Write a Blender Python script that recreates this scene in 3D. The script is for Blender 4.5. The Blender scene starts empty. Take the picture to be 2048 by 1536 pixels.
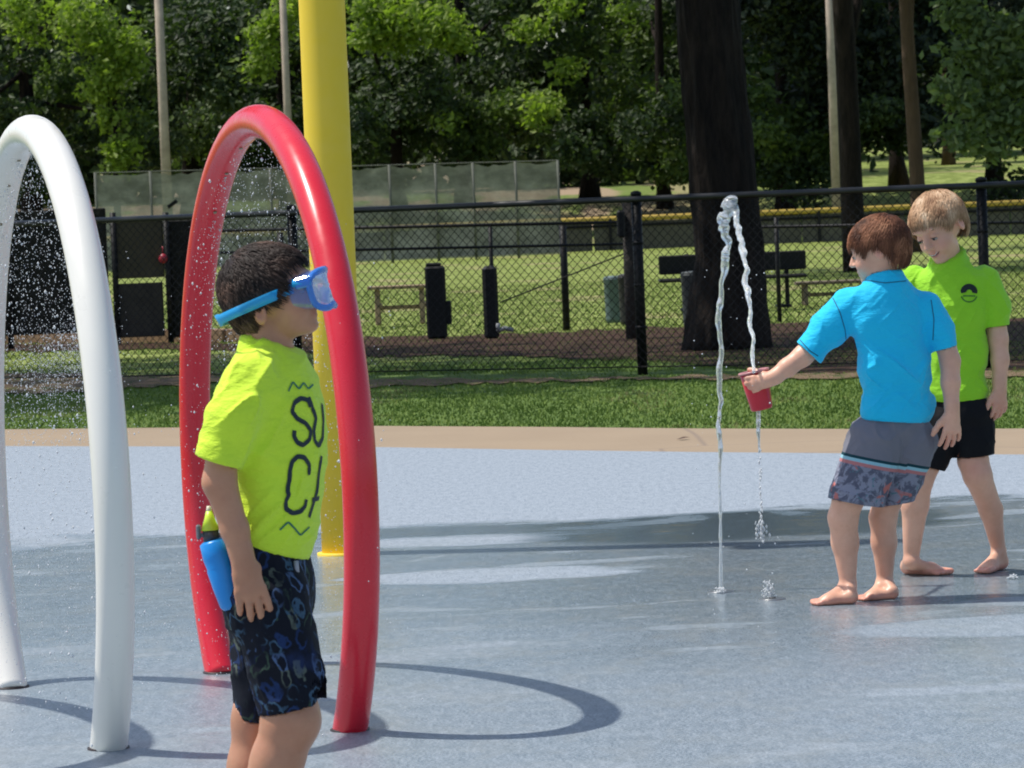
import bpy, math, random
import numpy as np
from mathutils import Vector, Matrix
from mathutils.bvhtree import BVHTree

SC = bpy.context.scene
COL = SC.collection
R = math.radians

# ------------------------------------------------------------------ camera
CAM_H = 1.25
FPX = 8000.0                      # focal length in pixels of a 2048 px wide frame
PITCH = math.atan(368.0 / FPX)
ROLL = R(2.3)
cam_data = bpy.data.cameras.new("Camera")
cam = bpy.data.objects.new("Camera", cam_data)
COL.objects.link(cam)
cam_data.sensor_width = 36.0
cam_data.lens = 36.0 * FPX / 2048.0
cam_data.clip_start = 0.1
cam_data.clip_end = 1200.0
CM = Matrix.Rotation(math.pi / 2 - PITCH, 3, 'X') @ Matrix.Rotation(-ROLL, 3, 'Z')
cam.matrix_world = Matrix.Translation((0, 0, CAM_H)) @ CM.to_4x4()
cam_data.dof.use_dof = True
cam_data.dof.focus_distance = 10.5
cam_data.dof.aperture_fstop = 28.0
SC.camera = cam

# ------------------------------------------------------------------ light
SUN_EL, SUN_AZ = R(63), R(10)     # sun stands to the left and a little beyond the scene
world = bpy.data.worlds.new("World")
SC.world = world
world.use_nodes = True
wn = world.node_tree.nodes
bg = wn['Background']
sky = wn.new('ShaderNodeTexSky')
sky.sky_type = 'NISHITA'
sky.sun_disc = False
sky.sun_elevation = SUN_EL
sdir = Vector((-math.cos(SUN_AZ) * math.cos(SUN_EL), math.sin(SUN_AZ) * math.cos(SUN_EL), math.sin(SUN_EL)))
sky.sun_rotation = math.atan2(sdir.x, sdir.y) % (2 * math.pi)
sky.air_density = 1.0
sky.dust_density = 1.5
world.node_tree.links.new(sky.outputs[0], bg.inputs[0])
bg.inputs[1].default_value = 0.15
sun_data = bpy.data.lights.new("Sun", 'SUN')
sun_data.energy = 4.1
sun_data.angle = R(0.6)
sun_data.color = (1.0, 0.955, 0.88)
sun = bpy.data.objects.new("Sun", sun_data)
sun.rotation_euler = sdir.to_track_quat('Z', 'Y').to_euler()
sun.location = (-20, 10, 30)
COL.objects.link(sun)
SC.view_settings.view_transform = 'Standard'
SC.view_settings.look = 'None'
SC.view_settings.exposure = 0.0
SC.view_settings.gamma = 1.0
SC.cycles.max_bounces = 8
SC.cycles.transparent_max_bounces = 24
SC.cycles.filter_width = 1.9

# ------------------------------------------------------------------ helpers
CAMLOC = Vector((0, 0, CAM_H))
def ray(px, py):
    return CM @ Vector(((px - 1024) / FPX, (768 - py) / FPX, -1.0))
def P(px, py, Y):
    d = ray(px, py); return CAMLOC + d * (Y / d.y)
def G(px, py, z=0.0):
    d = ray(px, py); return CAMLOC + d * ((z - CAM_H) / d.z)

def tag(o, label=None, cat=None, group=None, kind=None):
    if label: o['label'] = label
    if cat: o['category'] = cat
    if group: o['group'] = group
    if kind: o['kind'] = kind
    return o
def empty(name, loc, label=None, cat=None, group=None):
    o = bpy.data.objects.new(name, None)
    o.location = loc; o.empty_display_size = 0.2
    COL.objects.link(o)
    return tag(o, label, cat, group)

class MB:
    """collects quads / tris, linked as one mesh object"""
    def __init__(s): s.v = []; s.f = []; s.n = 0
    def add(s, v, f):
        v = np.asarray(v, float).reshape(-1, 3)
        s.v.append(v); s.f.extend([tuple(int(i) + s.n for i in q) for q in f]); s.n += len(v)
        return s
    def box(s, c, size, rot=None, bev=0.0):
        hx, hy, hz = [q / 2 for q in size]
        if bev <= 0:
            v = np.array([(x, y, z) for x in (-hx, hx) for y in (-hy, hy) for z in (-hz, hz)], float)
            f = [(0, 1, 3, 2), (4, 6, 7, 5), (0, 4, 5, 1), (2, 3, 7, 6), (0, 2, 6, 4), (1, 5, 7, 3)]
        else:
            b = min(bev, hx * .9, hy * .9, hz * .9)
            pts = []
            for z, i in ((-hz, b), (-hz + b, 0), (hz - b, 0), (hz, b)):
                X, Y = hx - i, hy - i
                pts += [(-X + b, -Y, z), (X - b, -Y, z), (X, -Y + b, z), (X, Y - b, z), (X - b, Y, z), (-X + b, Y, z), (-X, Y - b, z), (-X, -Y + b, z)]
            v = np.array(pts, float); f = []
            for r_ in range(3):
                for k in range(8):
                    a = r_ * 8 + k; b2 = r_ * 8 + (k + 1) % 8
                    f.append((a, b2, b2 + 8, a + 8))
            f.append(tuple(range(7, -1, -1))); f.append(tuple(range(24, 32)))
        if rot is not None: v = v @ np.array(rot).T
        return s.add(v + np.array(c), f)
    def tube(s, pts, rad, n=12, caps=True, squash=None):
        pts = [Vector(p) for p in pts]
        m = len(pts)
        if not hasattr(rad, '__len__'): rad = [rad] * m
        t0 = (pts[1] - pts[0]).normalized()
        up = Vector((0, 0, 1)) if abs(t0.z) < .9 else Vector((1, 0, 0))
        nrm = (up - t0 * up.dot(t0)).normalized()
        vs = []
        for i, p in enumerate(pts):
            t = (pts[min(i + 1, m - 1)] - pts[max(i - 1, 0)]).normalized()
            nrm = (nrm - t * nrm.dot(t)).normalized()
            b = t.cross(nrm)
            for k in range(n):
                a = 2 * math.pi * k / n
                vs.append(p + (nrm * math.cos(a) + b * math.sin(a)) * rad[i])
        f = []
        for i in range(m - 1):
            for k in range(n):
                a = i * n + k; b2 = i * n + (k + 1) % n
                f.append((a, b2, b2 + n, a + n))
        if caps:
            f.append(tuple(range(n - 1, -1, -1))); f.append(tuple(range((m - 1) * n, m * n)))
        return s.add([tuple(v) for v in vs], f)
    def build(s, name, mat, parent=None, smooth=False, origin=None, label=None):
        v = np.concatenate(s.v) if s.v else np.zeros((0, 3))
        return mesh_obj(name, v, s.f, mat, parent, smooth, origin, label)

def mesh_obj(name, v, f, mat, parent=None, smooth=False, origin=None, label=None):
    v = np.asarray(v, float)
    off = Vector(parent_world(parent)) if parent is not None else (Vector(origin) if origin is not None else Vector((0, 0, 0)))
    me = bpy.data.meshes.new(name)
    vv = v - np.array(off)
    me.from_pydata(vv.tolist(), [], f if isinstance(f, list) else f.tolist())
    if smooth: me.polygons.foreach_set('use_smooth', [True] * len(me.polygons))
    mats = mat if isinstance(mat, (list, tuple)) else [mat]
    for m in mats: me.materials.append(m)
    me.update()
    o = bpy.data.objects.new(name, me)
    COL.objects.link(o)
    if parent is not None: o.parent = parent
    else: o.location = off
    if label: o['label'] = label
    return o
def parent_world(p):
    l = Vector((0, 0, 0))
    while p is not None:
        l += p.location; p = p.parent
    return l
def set_attr(o, name, vals):
    a = o.data.attributes.new(name, 'FLOAT', 'POINT')
    a.data.foreach_set('value', np.asarray(vals, np.float32))

# ------------------------------------------------------------------ materials
def srgb(r, g, b):
    return tuple(((c / 255) / 12.92 if c / 255 <= .04045 else ((c / 255 + .055) / 1.055) ** 2.4) for c in (r, g, b))
class M_:
    def __init__(s, name, rough=.6, spec=.5):
        s.m = bpy.data.materials.new(name); s.m.use_nodes = True
        s.nt = s.m.node_tree; s.N = s.nt.nodes; s.L = s.nt.links
        s.b = s.N['Principled BSDF']; s.out = s.N['Material Output']
        s.b.inputs['Roughness'].default_value = rough
        s.b.inputs['Specular IOR Level'].default_value = spec
    def node(s, t, **kw):
        n = s.N.new(t)
        for k, v in kw.items():
            if k in n.inputs.keys(): n.inputs[k].default_value = v
            else: setattr(n, k, v)
        return n
    def link(s, a, b): s.L.new(a, b)
    def coords(s, scale=(1, 1, 1), kind='Object'):
        tc = s.node('ShaderNodeTexCoord'); mp = s.node('ShaderNodeMapping'); mp.inputs['Scale'].default_value = scale
        s.link(tc.outputs[kind], mp.inputs[0]); return mp.outputs[0]
    def geo_coords(s, scale=(1, 1, 1)):
        tc = s.node('ShaderNodeNewGeometry'); mp = s.node('ShaderNodeMapping'); mp.inputs['Scale'].default_value = scale
        s.link(tc.outputs['Position'], mp.inputs[0]); return mp.outputs[0]
    def noise(s, co, scale, detail=4, rough=.55, dist=0):
        n = s.node('ShaderNodeTexNoise', Scale=scale, Detail=detail, Roughness=rough, Distortion=dist)
        s.link(co, n.inputs['Vector']); return n.outputs['Fac']
    def ramp(s, fac, stops, interp='LINEAR'):
        r = s.node('ShaderNodeValToRGB'); cr = r.color_ramp; cr.interpolation = interp
        while len(cr.elements) < len(stops): cr.elements.new(.5)
        for e, (p, c) in zip(cr.elements, stops):
            e.position = p; e.color = (c[0], c[1], c[2], 1) if hasattr(c, '__len__') else (c, c, c, 1)
        s.link(fac, r.inputs[0]); return r.outputs[0]
    def mix(s, fac, a, b, mode='MIX'):
        n = s.node('ShaderNodeMix', data_type='RGBA', blend_type=mode)
        for sock, v in ((n.inputs[0], fac), (n.inputs[6], a), (n.inputs[7], b)):
            if hasattr(v, 'links') or hasattr(v, 'is_linked'): s.link(v, sock)
            elif hasattr(v, '__len__'): sock.default_value = (v[0], v[1], v[2], 1)
            else: sock.default_value = v
        return n.outputs[2]
    def math(s, op, a, b=0.0, clamp=False):
        n = s.node('ShaderNodeMath', operation=op, use_clamp=clamp)
        for i, v in enumerate((a, b)):
            if hasattr(v, 'is_linked'): s.link(v, n.inputs[i])
            else: n.inputs[i].default_value = v
        return n.outputs[0]
    def smooth(s, v, a, b):
        n = s.node('ShaderNodeMapRange', interpolation_type='SMOOTHSTEP')
        s.link(v, n.inputs[0]); n.inputs[1].default_value = a; n.inputs[2].default_value = b
        return n.outputs[0]
    def color(s, c):
        if hasattr(c, 'is_linked'): s.link(c, s.b.inputs['Base Color'])
        else: s.b.inputs['Base Color'].default_value = (c[0], c[1], c[2], 1)
    def bump(s, h, strength=.3, dist=.01):
        n = s.node('ShaderNodeBump', Strength=strength, Distance=dist)
        s.link(h, n.inputs['Height']); s.link(n.outputs[0], s.b.inputs['Normal']); return n
def simple(name, c, rough=.6, var=.15, scale=20, spec=.5, bump=0, bscale=200, bdist=.002, metal=0):
    m = M_(name, rough, spec); co = m.coords()
    n = m.noise(co, scale, 5)
    m.color(m.ramp(n, [(.25, tuple(q * (1 - var) for q in c)), (.75, tuple(min(1, q * (1 + var)) for q in c))]))
    m.b.inputs['Metallic'].default_value = metal
    if bump: m.bump(m.noise(co, bscale, 3), bump, bdist)
    return m.m

# ------------------------------------------------------------------ implicit surfaces
class Field:
    def __init__(s, lo, hi, res):
        s.lo = np.array(lo, np.float32); s.res = res
        s.n = np.ceil((np.array(hi) - s.lo) / res).astype(int) + 1
        s.D = np.full(tuple(s.n), 1.0, np.float32)
        s.ax = [s.lo[i] + np.arange(s.n[i], dtype=np.float32) * res for i in range(3)]
    def sl(s, lo, hi):
        a = np.clip(np.floor((np.array(lo) - s.lo) / s.res).astype(int), 0, s.n)
        b = np.clip(np.ceil((np.array(hi) - s.lo) / s.res).astype(int) + 1, 0, s.n)
        if np.any(b <= a): return None, None
        S = tuple(slice(a[i], b[i]) for i in range(3))
        g = np.meshgrid(*[s.ax[i][S[i]] for i in range(3)], indexing='ij')
        return S, g
    def _comb(s, S, d, k, sub=False):
        A = s.D[S]
        if sub:
            d = -d
            h = np.maximum(k - np.abs(A - d), 0) / k
            s.D[S] = np.maximum(A, d) + h * h * k * .25
        else:
            h = np.maximum(k - np.abs(A - d), 0) / k
            s.D[S] = np.minimum(A, d) - h * h * k * .25
    def cone(s, a, ra, b, rb, k=.01, sub=False):
        a = np.array(a, np.float32); b = np.array(b, np.float32)
        m = max(ra, rb) + 1.6 * k + 3 * s.res
        S, g = s.sl(np.minimum(a, b) - m, np.maximum(a, b) + m)
        if S is None: return
        ab = b - a; L = float(ab @ ab) + 1e-12
        q = [g[i] - a[i] for i in range(3)]
        t = np.clip((q[0] * ab[0] + q[1] * ab[1] + q[2] * ab[2]) / L, 0, 1)
        d = np.sqrt((q[0] - t * ab[0]) ** 2 + (q[1] - t * ab[1]) ** 2 + (q[2] - t * ab[2]) ** 2) - (ra + (rb - ra) * t)
        s._comb(S, d, k, sub)
    def chain(s, pts, rad, k=.01):
        for i in range(len(pts) - 1): s.cone(pts[i], rad[i], pts[i + 1], rad[i + 1], k)
    def ell(s, c, r, B=None, k=.01, sub=False):
        c = np.array(c, np.float32); B = np.eye(3) if B is None else np.array(B)   # columns are axes
        ext = np.sqrt(((B * np.array(r)[None, :]) ** 2).sum(1)) + 1.6 * k + 3 * s.res
        S, g = s.sl(c - ext, c + ext)
        if S is None: return
        q = [g[i] - c[i] for i in range(3)]
        l = [(q[0] * B[0, j] + q[1] * B[1, j] + q[2] * B[2, j]) for j in range(3)]
        k0 = np.sqrt(sum((l[j] / r[j]) ** 2 for j in range(3)))
        k1 = np.sqrt(sum((l[j] / r[j] ** 2) ** 2 for j in range(3))) + 1e-6
        s._comb(S, k0 * (k0 - 1) / k1, k, sub)
    def cut(s, p, n):
        """remove everything on the side the normal points to"""
        n = Vector(n).normalized()
        g = np.meshgrid(*s.ax, indexing='ij')
        d = (g[0] - p[0]) * n.x + (g[1] - p[1]) * n.y + (g[2] - p[2]) * n.z
        s.D = np.maximum(s.D, d.astype(np.float32))
    def cut_local(s, p, n, c, rad):
        """cut by a plane only within a ball"""
        n = Vector(n).normalized()
        S, g = s.sl(np.array(c) - rad, np.array(c) + rad)
        d = (g[0] - p[0]) * n.x + (g[1] - p[1]) * n.y + (g[2] - p[2]) * n.z
        ball = np.sqrt((g[0] - c[0]) ** 2 + (g[1] - c[1]) ** 2 + (g[2] - c[2]) ** 2) - rad
        s.D[S] = np.where(ball < 0, np.maximum(s.D[S], np.minimum(d, -ball)), s.D[S])
    def mesh(s):
        D = s.D; I = D < 0
        n = D.shape
        c = np.zeros((n[0] - 1, n[1] - 1, n[2] - 1), np.int8)
        for dx in (0, 1):
            for dy in (0, 1):
                for dz in (0, 1):
                    c += I[dx:n[0] - 1 + dx, dy:n[1] - 1 + dy, dz:n[2] - 1 + dz]
        act = np.argwhere((c > 0) & (c < 8))
        idx = np.full(c.shape, -1, np.int32); idx[act[:, 0], act[:, 1], act[:, 2]] = np.arange(len(act))
        corners = [(0, 0, 0), (1, 0, 0), (0, 1, 0), (1, 1, 0), (0, 0, 1), (1, 0, 1), (0, 1, 1), (1, 1, 1)]
        val = np.stack([D[act[:, 0] + a, act[:, 1] + b, act[:, 2] + d] for a, b, d in corners], 1)
        edges = [(0, 1), (2, 3), (4, 5), (6, 7), (0, 2), (1, 3), (4, 6), (5, 7), (0, 4), (1, 5), (2, 6), (3, 7)]
        acc = np.zeros((len(act), 3)); cnt = np.zeros(len(act))
        for a, b in edges:
            va, vb = val[:, a], val[:, b]; m = (va < 0) != (vb < 0)
            t = np.where(m, va / np.where(m, va - vb, 1), 0)
            pa = np.array(corners[a]); pb = np.array(corners[b])
            p = pa + t[:, None] * (pb - pa)
            acc += p * m[:, None]; cnt += m
        V = s.lo + (act + acc / cnt[:, None]) * s.res
        F = []
        for ax in range(3):
            o1, o2 = [(1, 2), (2, 0), (0, 1)][ax]
            sh = [slice(None)] * 3; sh2 = [slice(None)] * 3
            sh[ax] = slice(0, n[ax] - 1); sh2[ax] = slice(1, n[ax])
            A = I[tuple(sh)]; B = I[tuple(sh2)]
            e = np.argwhere(A != B)
            e = e[(e[:, o1] > 0) & (e[:, o2] > 0) & (e[:, o1] < n[o1] - 1) & (e[:, o2] < n[o2] - 1)]
            def cell(d1, d2):
                q = e.copy(); q[:, o1] -= d1; q[:, o2] -= d2
                return idx[q[:, 0], q[:, 1], q[:, 2]]
            quad = np.stack([cell(1, 1), cell(0, 1), cell(0, 0), cell(1, 0)], 1)
            fl = A[e[:, 0], e[:, 1], e[:, 2]]
            quad[~fl] = quad[~fl][:, ::-1]
            F.append(quad)
        F = np.concatenate(F); F = F[(F >= 0).all(1)]
        return V, F
    def normals(s, V):
        g = (V - s.lo) / s.res; e = []
        for i in range(3):
            a = g.copy(); b = g.copy(); a[:, i] += 1; b[:, i] -= 1
            e.append(s.samp(a) - s.samp(b))
        N = np.stack(e, 1); return N / (np.linalg.norm(N, axis=1, keepdims=True) + 1e-9)
    def samp(s, g):
        g = np.clip(g, 0, s.n - 1.001); i = g.astype(int); f = g - i; r = 0
        for a in (0, 1):
            for b in (0, 1):
                for c in (0, 1):
                    w = (f[:, 0] if a else 1 - f[:, 0]) * (f[:, 1] if b else 1 - f[:, 1]) * (f[:, 2] if c else 1 - f[:, 2])
                    r = r + w * s.D[i[:, 0] + a, i[:, 1] + b, i[:, 2] + c]
        return r

_rs = np.random.RandomState(5)
_tab = _rs.rand(32, 32, 32)
def vnoise(p):
    p = np.asarray(p, float); i = np.floor(p).astype(int); f = p - i; f = f * f * (3 - 2 * f); r = 0
    for a in (0, 1):
        for b in (0, 1):
            for c in (0, 1):
                w = (f[:, 0] if a else 1 - f[:, 0]) * (f[:, 1] if b else 1 - f[:, 1]) * (f[:, 2] if c else 1 - f[:, 2])
                r = r + w * _tab[(i[:, 0] + a) % 32, (i[:, 1] + b) % 32, (i[:, 2] + c) % 32]
    return r
def lap(V, F, it=1, lam=.5):
    """smooth a quad mesh a little"""
    E = np.concatenate([F[:, [0, 1]], F[:, [1, 2]], F[:, [2, 3]], F[:, [3, 0]]])
    E = np.concatenate([E, E[:, ::-1]])
    cnt = np.bincount(E[:, 0], minlength=len(V))[:, None] + 1e-9
    for _ in range(it):
        s = np.stack([np.bincount(E[:, 0], V[E[:, 1], j], minlength=len(V)) for j in range(3)], 1)
        V = V + lam * (s / cnt - V)
    return V

# =================================================================== SETTING
rnd = random.Random(11)
nr = np.random.RandomState(7)

# ---- splash pad surface
m = M_('wet_rubber_pad', .6, .4)
pos = m.geo_coords()
sep = m.node('ShaderNodeSeparateXYZ'); m.link(pos, sep.inputs[0])
n_big = m.noise(m.geo_coords((.8, 1.1, 1)), 1.3, 4, .55, .6)
n_str = m.noise(m.geo_coords((.9, 1.9, 1)), 1.5, 3, .45, .5)
n_mid = m.noise(m.geo_coords((1, 1.6, 1)), 7, 5, .6)
speck = m.noise(pos, 130, 2, .7)
speck2 = m.noise(pos, 60, 3, .75)
blot = m.noise(pos, 26, 4, .6)
yy = m.math('ADD', sep.outputs[1], m.math('MULTIPLY', m.math('SUBTRACT', n_big, .5), 2.2))
yy = m.math('ADD', yy, m.math('MULTIPLY', m.math('SUBTRACT', n_mid, .5), .5))
wet = m.math('SUBTRACT', 1.0, m.smooth(yy, 15.35, 15.75))
near = m.smooth(yy, 9.3, 12.8)
wet = m.math('MULTIPLY', wet, m.math('ADD', .60, m.math('MULTIPLY', near, .40)))
def blob(cx, cy, rx, ry, nz=.5, soft=.25):
    a = m.math('DIVIDE', m.math('SUBTRACT', sep.outputs[0], cx), rx)
    b = m.math('DIVIDE', m.math('SUBTRACT', sep.outputs[1], cy), ry)
    d = m.math('ADD', m.math('MULTIPLY', a, a), m.math('MULTIPLY', b, b))
    d = m.math('ADD', d, m.math('MULTIPLY', m.math('SUBTRACT', n_str, .5), nz * 4))
    return m.math('SUBTRACT', 1.0, m.smooth(d, 1 - soft, 1 + soft))
dry = m.math('MAXIMUM', blob(-.08, 13.35, .48, .27), blob(-.25, 14.75, .42, .22))
dry = m.math('MAXIMUM', dry, m.math('MULTIPLY', m.smooth(n_str, .58, .70), .5))
dry = m.math('MAXIMUM', dry, m.math('MULTIPLY', blob(1.45, 11.2, .5, .25), .6))
wet = m.math('MULTIPLY', wet, m.math('SUBTRACT', 1.0, m.math('MULTIPLY', dry, .85)))
pud = m.math('MAXIMUM', blob(.8, 14.95, .85, .62, .35), m.math('MULTIPLY', blob(-.1, 15.2, .9, .22, .5), .6))
drycol = m.mix(m.smooth(speck, .42, .58), (.21, .25, .295), (.375, .425, .475))
drycol = m.mix(m.smooth(speck2, .55, .75), drycol, (.38, .44, .505))
wetcol = m.mix(m.smooth(speck, .42, .58), (.14, .18, .21), (.28, .335, .37))
wetcol = m.mix(m.math('MULTIPLY', m.smooth(n_str, .46, .62), .5), wetcol, (.25, .285, .29))
wetcol = m.mix(m.math('MULTIPLY', m.smooth(blot, .5, .7), .5), wetcol, (.27, .325, .365))
c = m.mix(wet, drycol, wetcol)
mot = m.noise(m.geo_coords((1, .3, 1)), 38, 4, .75)
mot2 = m.noise(m.geo_coords((1, .45, 1)), 7, 4, .6)
c = m.mix(m.math('MULTIPLY', m.math('SUBTRACT', 1, m.smooth(mot, .36, .52)), .22), c, (.08, .12, .155))
c = m.mix(m.math('MULTIPLY', m.smooth(mot, .50, .66), .24), c, (.46, .52, .58))
c = m.mix(m.math('MULTIPLY', m.math('MULTIPLY', m.smooth(mot2, .48, .66), wet), .35), c, (.30, .31, .29))
c = m.mix(m.math('MULTIPLY', pud, .8), c, (.075, .11, .13))
m.color(c)
rg = m.math('SUBTRACT', .78, m.math('MULTIPLY', wet, .64))
rg = m.math('SUBTRACT', rg, m.math('MULTIPLY', pud, .10), True)
rg = m.math('ADD', rg, m.math('MULTIPLY', m.math('SUBTRACT', n_mid, .5), .2), True)
m.link(rg, m.b.inputs['Roughness'])
m.bump(m.math('ADD', speck, m.math('MULTIPLY', n_mid, .8)), .35, .003)
MAT_PAD = m.m

m = M_('tan_concrete', .85, .3); co = m.geo_coords()
c = m.mix(m.noise(co, 1.2, 5), (.30, .225, .15), (.385, .295, .20))
c = m.mix(m.smooth(m.noise(co, 60, 4), .6, .75), c, (.25, .19, .13))
vor = m.node('ShaderNodeTexVoronoi', feature='DISTANCE_TO_EDGE', Scale=.45)
mp = m.mix(.25, m.geo_coords(), m.node('ShaderNodeTexNoise', Scale=1.5).outputs['Color'])
m.link(mp, vor.inputs['Vector'])
c = m.mix(m.math('SUBTRACT', 1, m.smooth(vor.outputs['Distance'], .0, .006)), c, (.26, .20, .15))
m.color(c); m.bump(m.noise(co, 150, 3), .2, .004)
MAT_WALK = m.m

m = M_('lawn_ground', .9, .2); co = m.geo_coords()
g1 = m.mix(m.smooth(m.noise(co, 22, 6, .7), .35, .65), (.12, .16, .03), (.22, .27, .06))
g1 = m.mix(m.smooth(m.noise(m.geo_coords((1, .35, 1)), 3.5, 4), .45, .62), g1, (.28, .33, .09))
g1 = m.mix(m.math('MULTIPLY', m.smooth(m.noise(m.geo_coords((.6, .25, 1)), 1.1, 4), .56, .66), .7), g1, (.33, .27, .14))
sp = m.node('ShaderNodeSeparateXYZ'); m.link(co, sp.inputs[0])
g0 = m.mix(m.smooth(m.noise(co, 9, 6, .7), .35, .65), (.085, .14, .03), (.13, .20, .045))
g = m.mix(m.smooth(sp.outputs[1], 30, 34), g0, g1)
far = m.mix(m.smooth(m.noise(m.geo_coords((1, .3, 1)), .5, 3), .42, .52), (.15, .21, .05), (.36, .27, .18))
g = m.mix(m.math('MULTIPLY', m.smooth(sp.outputs[1], 94, 97), m.math('SUBTRACT', 1, m.smooth(sp.outputs[0], 2, 8))), g, far)
m.color(g); m.bump(m.noise(co, 45, 4, .7), .5, .03)
MAT_LAWN = m.m

m = M_('bark_mulch', .95, .2); co = m.geo_coords()
c = m.mix(m.noise(m.geo_coords((1, 2, 1)), 40, 5, .7), (.022, .013, .009), (.13, .07, .045))
c = m.mix(m.smooth(m.noise(co, 9, 4, .6), .60, .7), c, (.05, .075, .018))
m.color(c); m.bump(m.noise(co, 60, 4), 1, .03); MAT_MULCH = m.m
m = M_('bare_dirt', .95, .2); co = m.geo_coords()
c = m.mix(m.noise(co, 14, 6, .7), (.13, .085, .05), (.27, .19, .12))
c = m.mix(m.smooth(m.noise(co, 7, 5, .7), .53, .6), c, (.05, .08, .02))
m.color(c); m.bump(m.noise(co, 60, 4), .6, .02); MAT_DIRT = m.m

def sheet(name, pts, z, mat):
    o = mesh_obj(name, [(x, y, z) for x, y in pts], [tuple(range(len(pts)))], mat)
    return tag(o, kind='structure')
def g2(px, py): v = G(px, py); return (v.x, v.y)
def ext(p, q, t): return (p[0] + (q[0] - p[0]) * t, p[1] + (q[1] - p[1]) * t)
def polyline(pix):
    pts = [g2(*p) for p in pix]
    return [ext(pts[1], pts[0], 7)] + pts + [ext(pts[-2], pts[-1], 7)]
edge1 = polyline([(-100, 893), (0, 892), (375, 893), (750, 894), (1100, 900), (1400, 904), (1750, 907), (2048, 909), (2150, 909)])
edge2 = polyline([(-100, 858), (0, 857), (375, 853), (750, 850), (1100, 852), (1400, 855), (1750, 856), (2048, 855), (2150, 854)])
sheet('splash_pad', [(edge1[0][0], -8)] + edge1 + [(edge1[-1][0], -8)], 0.0, MAT_PAD)
sheet('walkway', [(p[0], p[1] - .3) for p in edge1][::-1] + edge2, -0.005, MAT_WALK)
# ground: flat lawn then a bank rising behind the ball field
prof = [(-30, -.03), (18, -.03), (40, -.03), (93, -.03), (96, .25), (101, 1.05), (112, 1.5), (130, 1.9), (165, 2.7), (200, 3.2), (420, 6)]
xs = [-260, -60, -20, -5, 0, 5, 20, 60, 260]
mesh_obj('ground', [(x, y, z) for y, z in prof for x in xs],
         [(r_ * 9 + c_, r_ * 9 + c_ + 1, r_ * 9 + c_ + 10, r_ * 9 + c_ + 9) for r_ in range(len(prof) - 1) for c_ in range(8)], MAT_LAWN)['kind'] = 'structure'
def bank_z(Y):
    return float(np.interp(Y, [p[0] for p in prof], [p[1] for p in prof]))
def rough_poly(top, bot, z, name, mat, jit):
    def dens(l):
        out = []
        for (a, b) in zip(l[:-1], l[1:]):
            for k in range(14):
                t = k / 14; x = a[0] + (b[0] - a[0]) * t; y = a[1] + (b[1] - a[1]) * t
                out.append(g2(x, y + rnd.uniform(-jit, jit)))
        out.append(g2(*l[-1])); return out
    sheet(name, dens(top) + dens(bot)[::-1], z, mat)
rough_poly([(-100, 684), (400, 682), (740, 668), (1000, 664), (1300, 650), (1700, 640), (2150, 625)],
           [(-100, 700), (400, 694), (740, 706), (1000, 706), (1300, 716), (1700, 745), (2150, 740)], -.022, 'mulch_bed', MAT_MULCH, 3)
rough_poly([(-100, 738), (190, 742), (420, 748), (740, 752), (1100, 752), (1290, 748), (1600, 742), (2150, 730)],
           [(-100, 788), (190, 776), (420, 758), (740, 768), (1100, 758), (1290, 752), (1600, 752), (2150, 748)], -.018, 'bare_soil_strip', MAT_DIRT, 3.5)

# ---- short grass
m = M_('grass_blades', .7, .25)
at = m.node('ShaderNodeAttribute', attribute_name='v')
m.color(m.ramp(at.outputs['Fac'], [(0, (.085, .14, .022)), (.5, (.14, .215, .035)), (.85, (.21, .28, .055)), (1, (.22, .20, .08))]))
MAT_BLADE = m.m
def grass(name, n, y0, y1, h0, h1, w, keep):
    u = nr.rand(n, 2)
    Y = y0 + (y1 - y0) * u[:, 0]; X = (u[:, 1] * 2 - 1) * (Y * .15 + .3)
    k = keep(X, Y); X, Y = X[k], Y[k]; n = len(X)
    a = nr.rand(n) * np.pi; h = h0 + (h1 - h0) * nr.rand(n); ln = nr.randn(n, 2) * .35
    b = np.stack([X, Y, np.full(n, -.03)], 1)
    s = np.stack([np.cos(a), np.sin(a), 0 * a], 1) * w
    tip = b + np.stack([ln[:, 0] * h, ln[:, 1] * h, h], 1)
    V = np.stack([b - s, b + s, tip], 1).reshape(-1, 3)
    o = mesh_obj(name, V, np.arange(3 * n).reshape(-1, 3), MAT_BLADE)
    vv = np.clip(vnoise(b * [2.5, 1.2, 1]) * .7 + nr.rand(n) * .45, 0, 1)
    set_attr(o, 'v', np.repeat(vv, 3)); return o
e2 = np.array(edge2); e1o = np.argsort(e2[:, 0])
soil = lambda X, Y: (np.abs(Y - (29.0 - .45 * X)) < .28 + .4 * vnoise(np.stack([X * 3, Y * 3, 0 * X], 1)))
go = grass('lawn_grass', 150000, 19.5, 36, .008, .024, .006,
           lambda X, Y: (Y > np.interp(X, e2[e1o, 0], e2[e1o, 1]) + .03) & ((~soil(X, Y)) | (nr.rand(len(X)) < .12)) & ((Y < 31.5) | (nr.rand(len(X)) < .3)))
tag(go, 'short mown green grass between the tan walkway and the mulch bed', 'grass', kind='stuff')
go = grass('field_grass', 50000, 36.5, 60, .01, .026, .009, lambda X, Y: Y > 36.5)
tag(go, 'bright sunlit grass of the ball field beyond the black fences', 'grass', kind='stuff')

# ---- metals / paints
BLACK = simple('black_vinyl', (.006, .006, .007), .6, .2, 30, .25)
BLACKM = simple('black_painted_steel', (.007, .007, .008), .55, .2, 30, .25)
RAILM = simple('worn_black_rail', (.022, .022, .022), .4, .6, 6, .5)
WOOD = simple('weathered_timber', (.30, .21, .13), .8, .3, 14, bump=.3, bscale=60, bdist=.01)
TIMBER = simple('timber_edging', (.24, .15, .09), .8, .3, 14)

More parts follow.
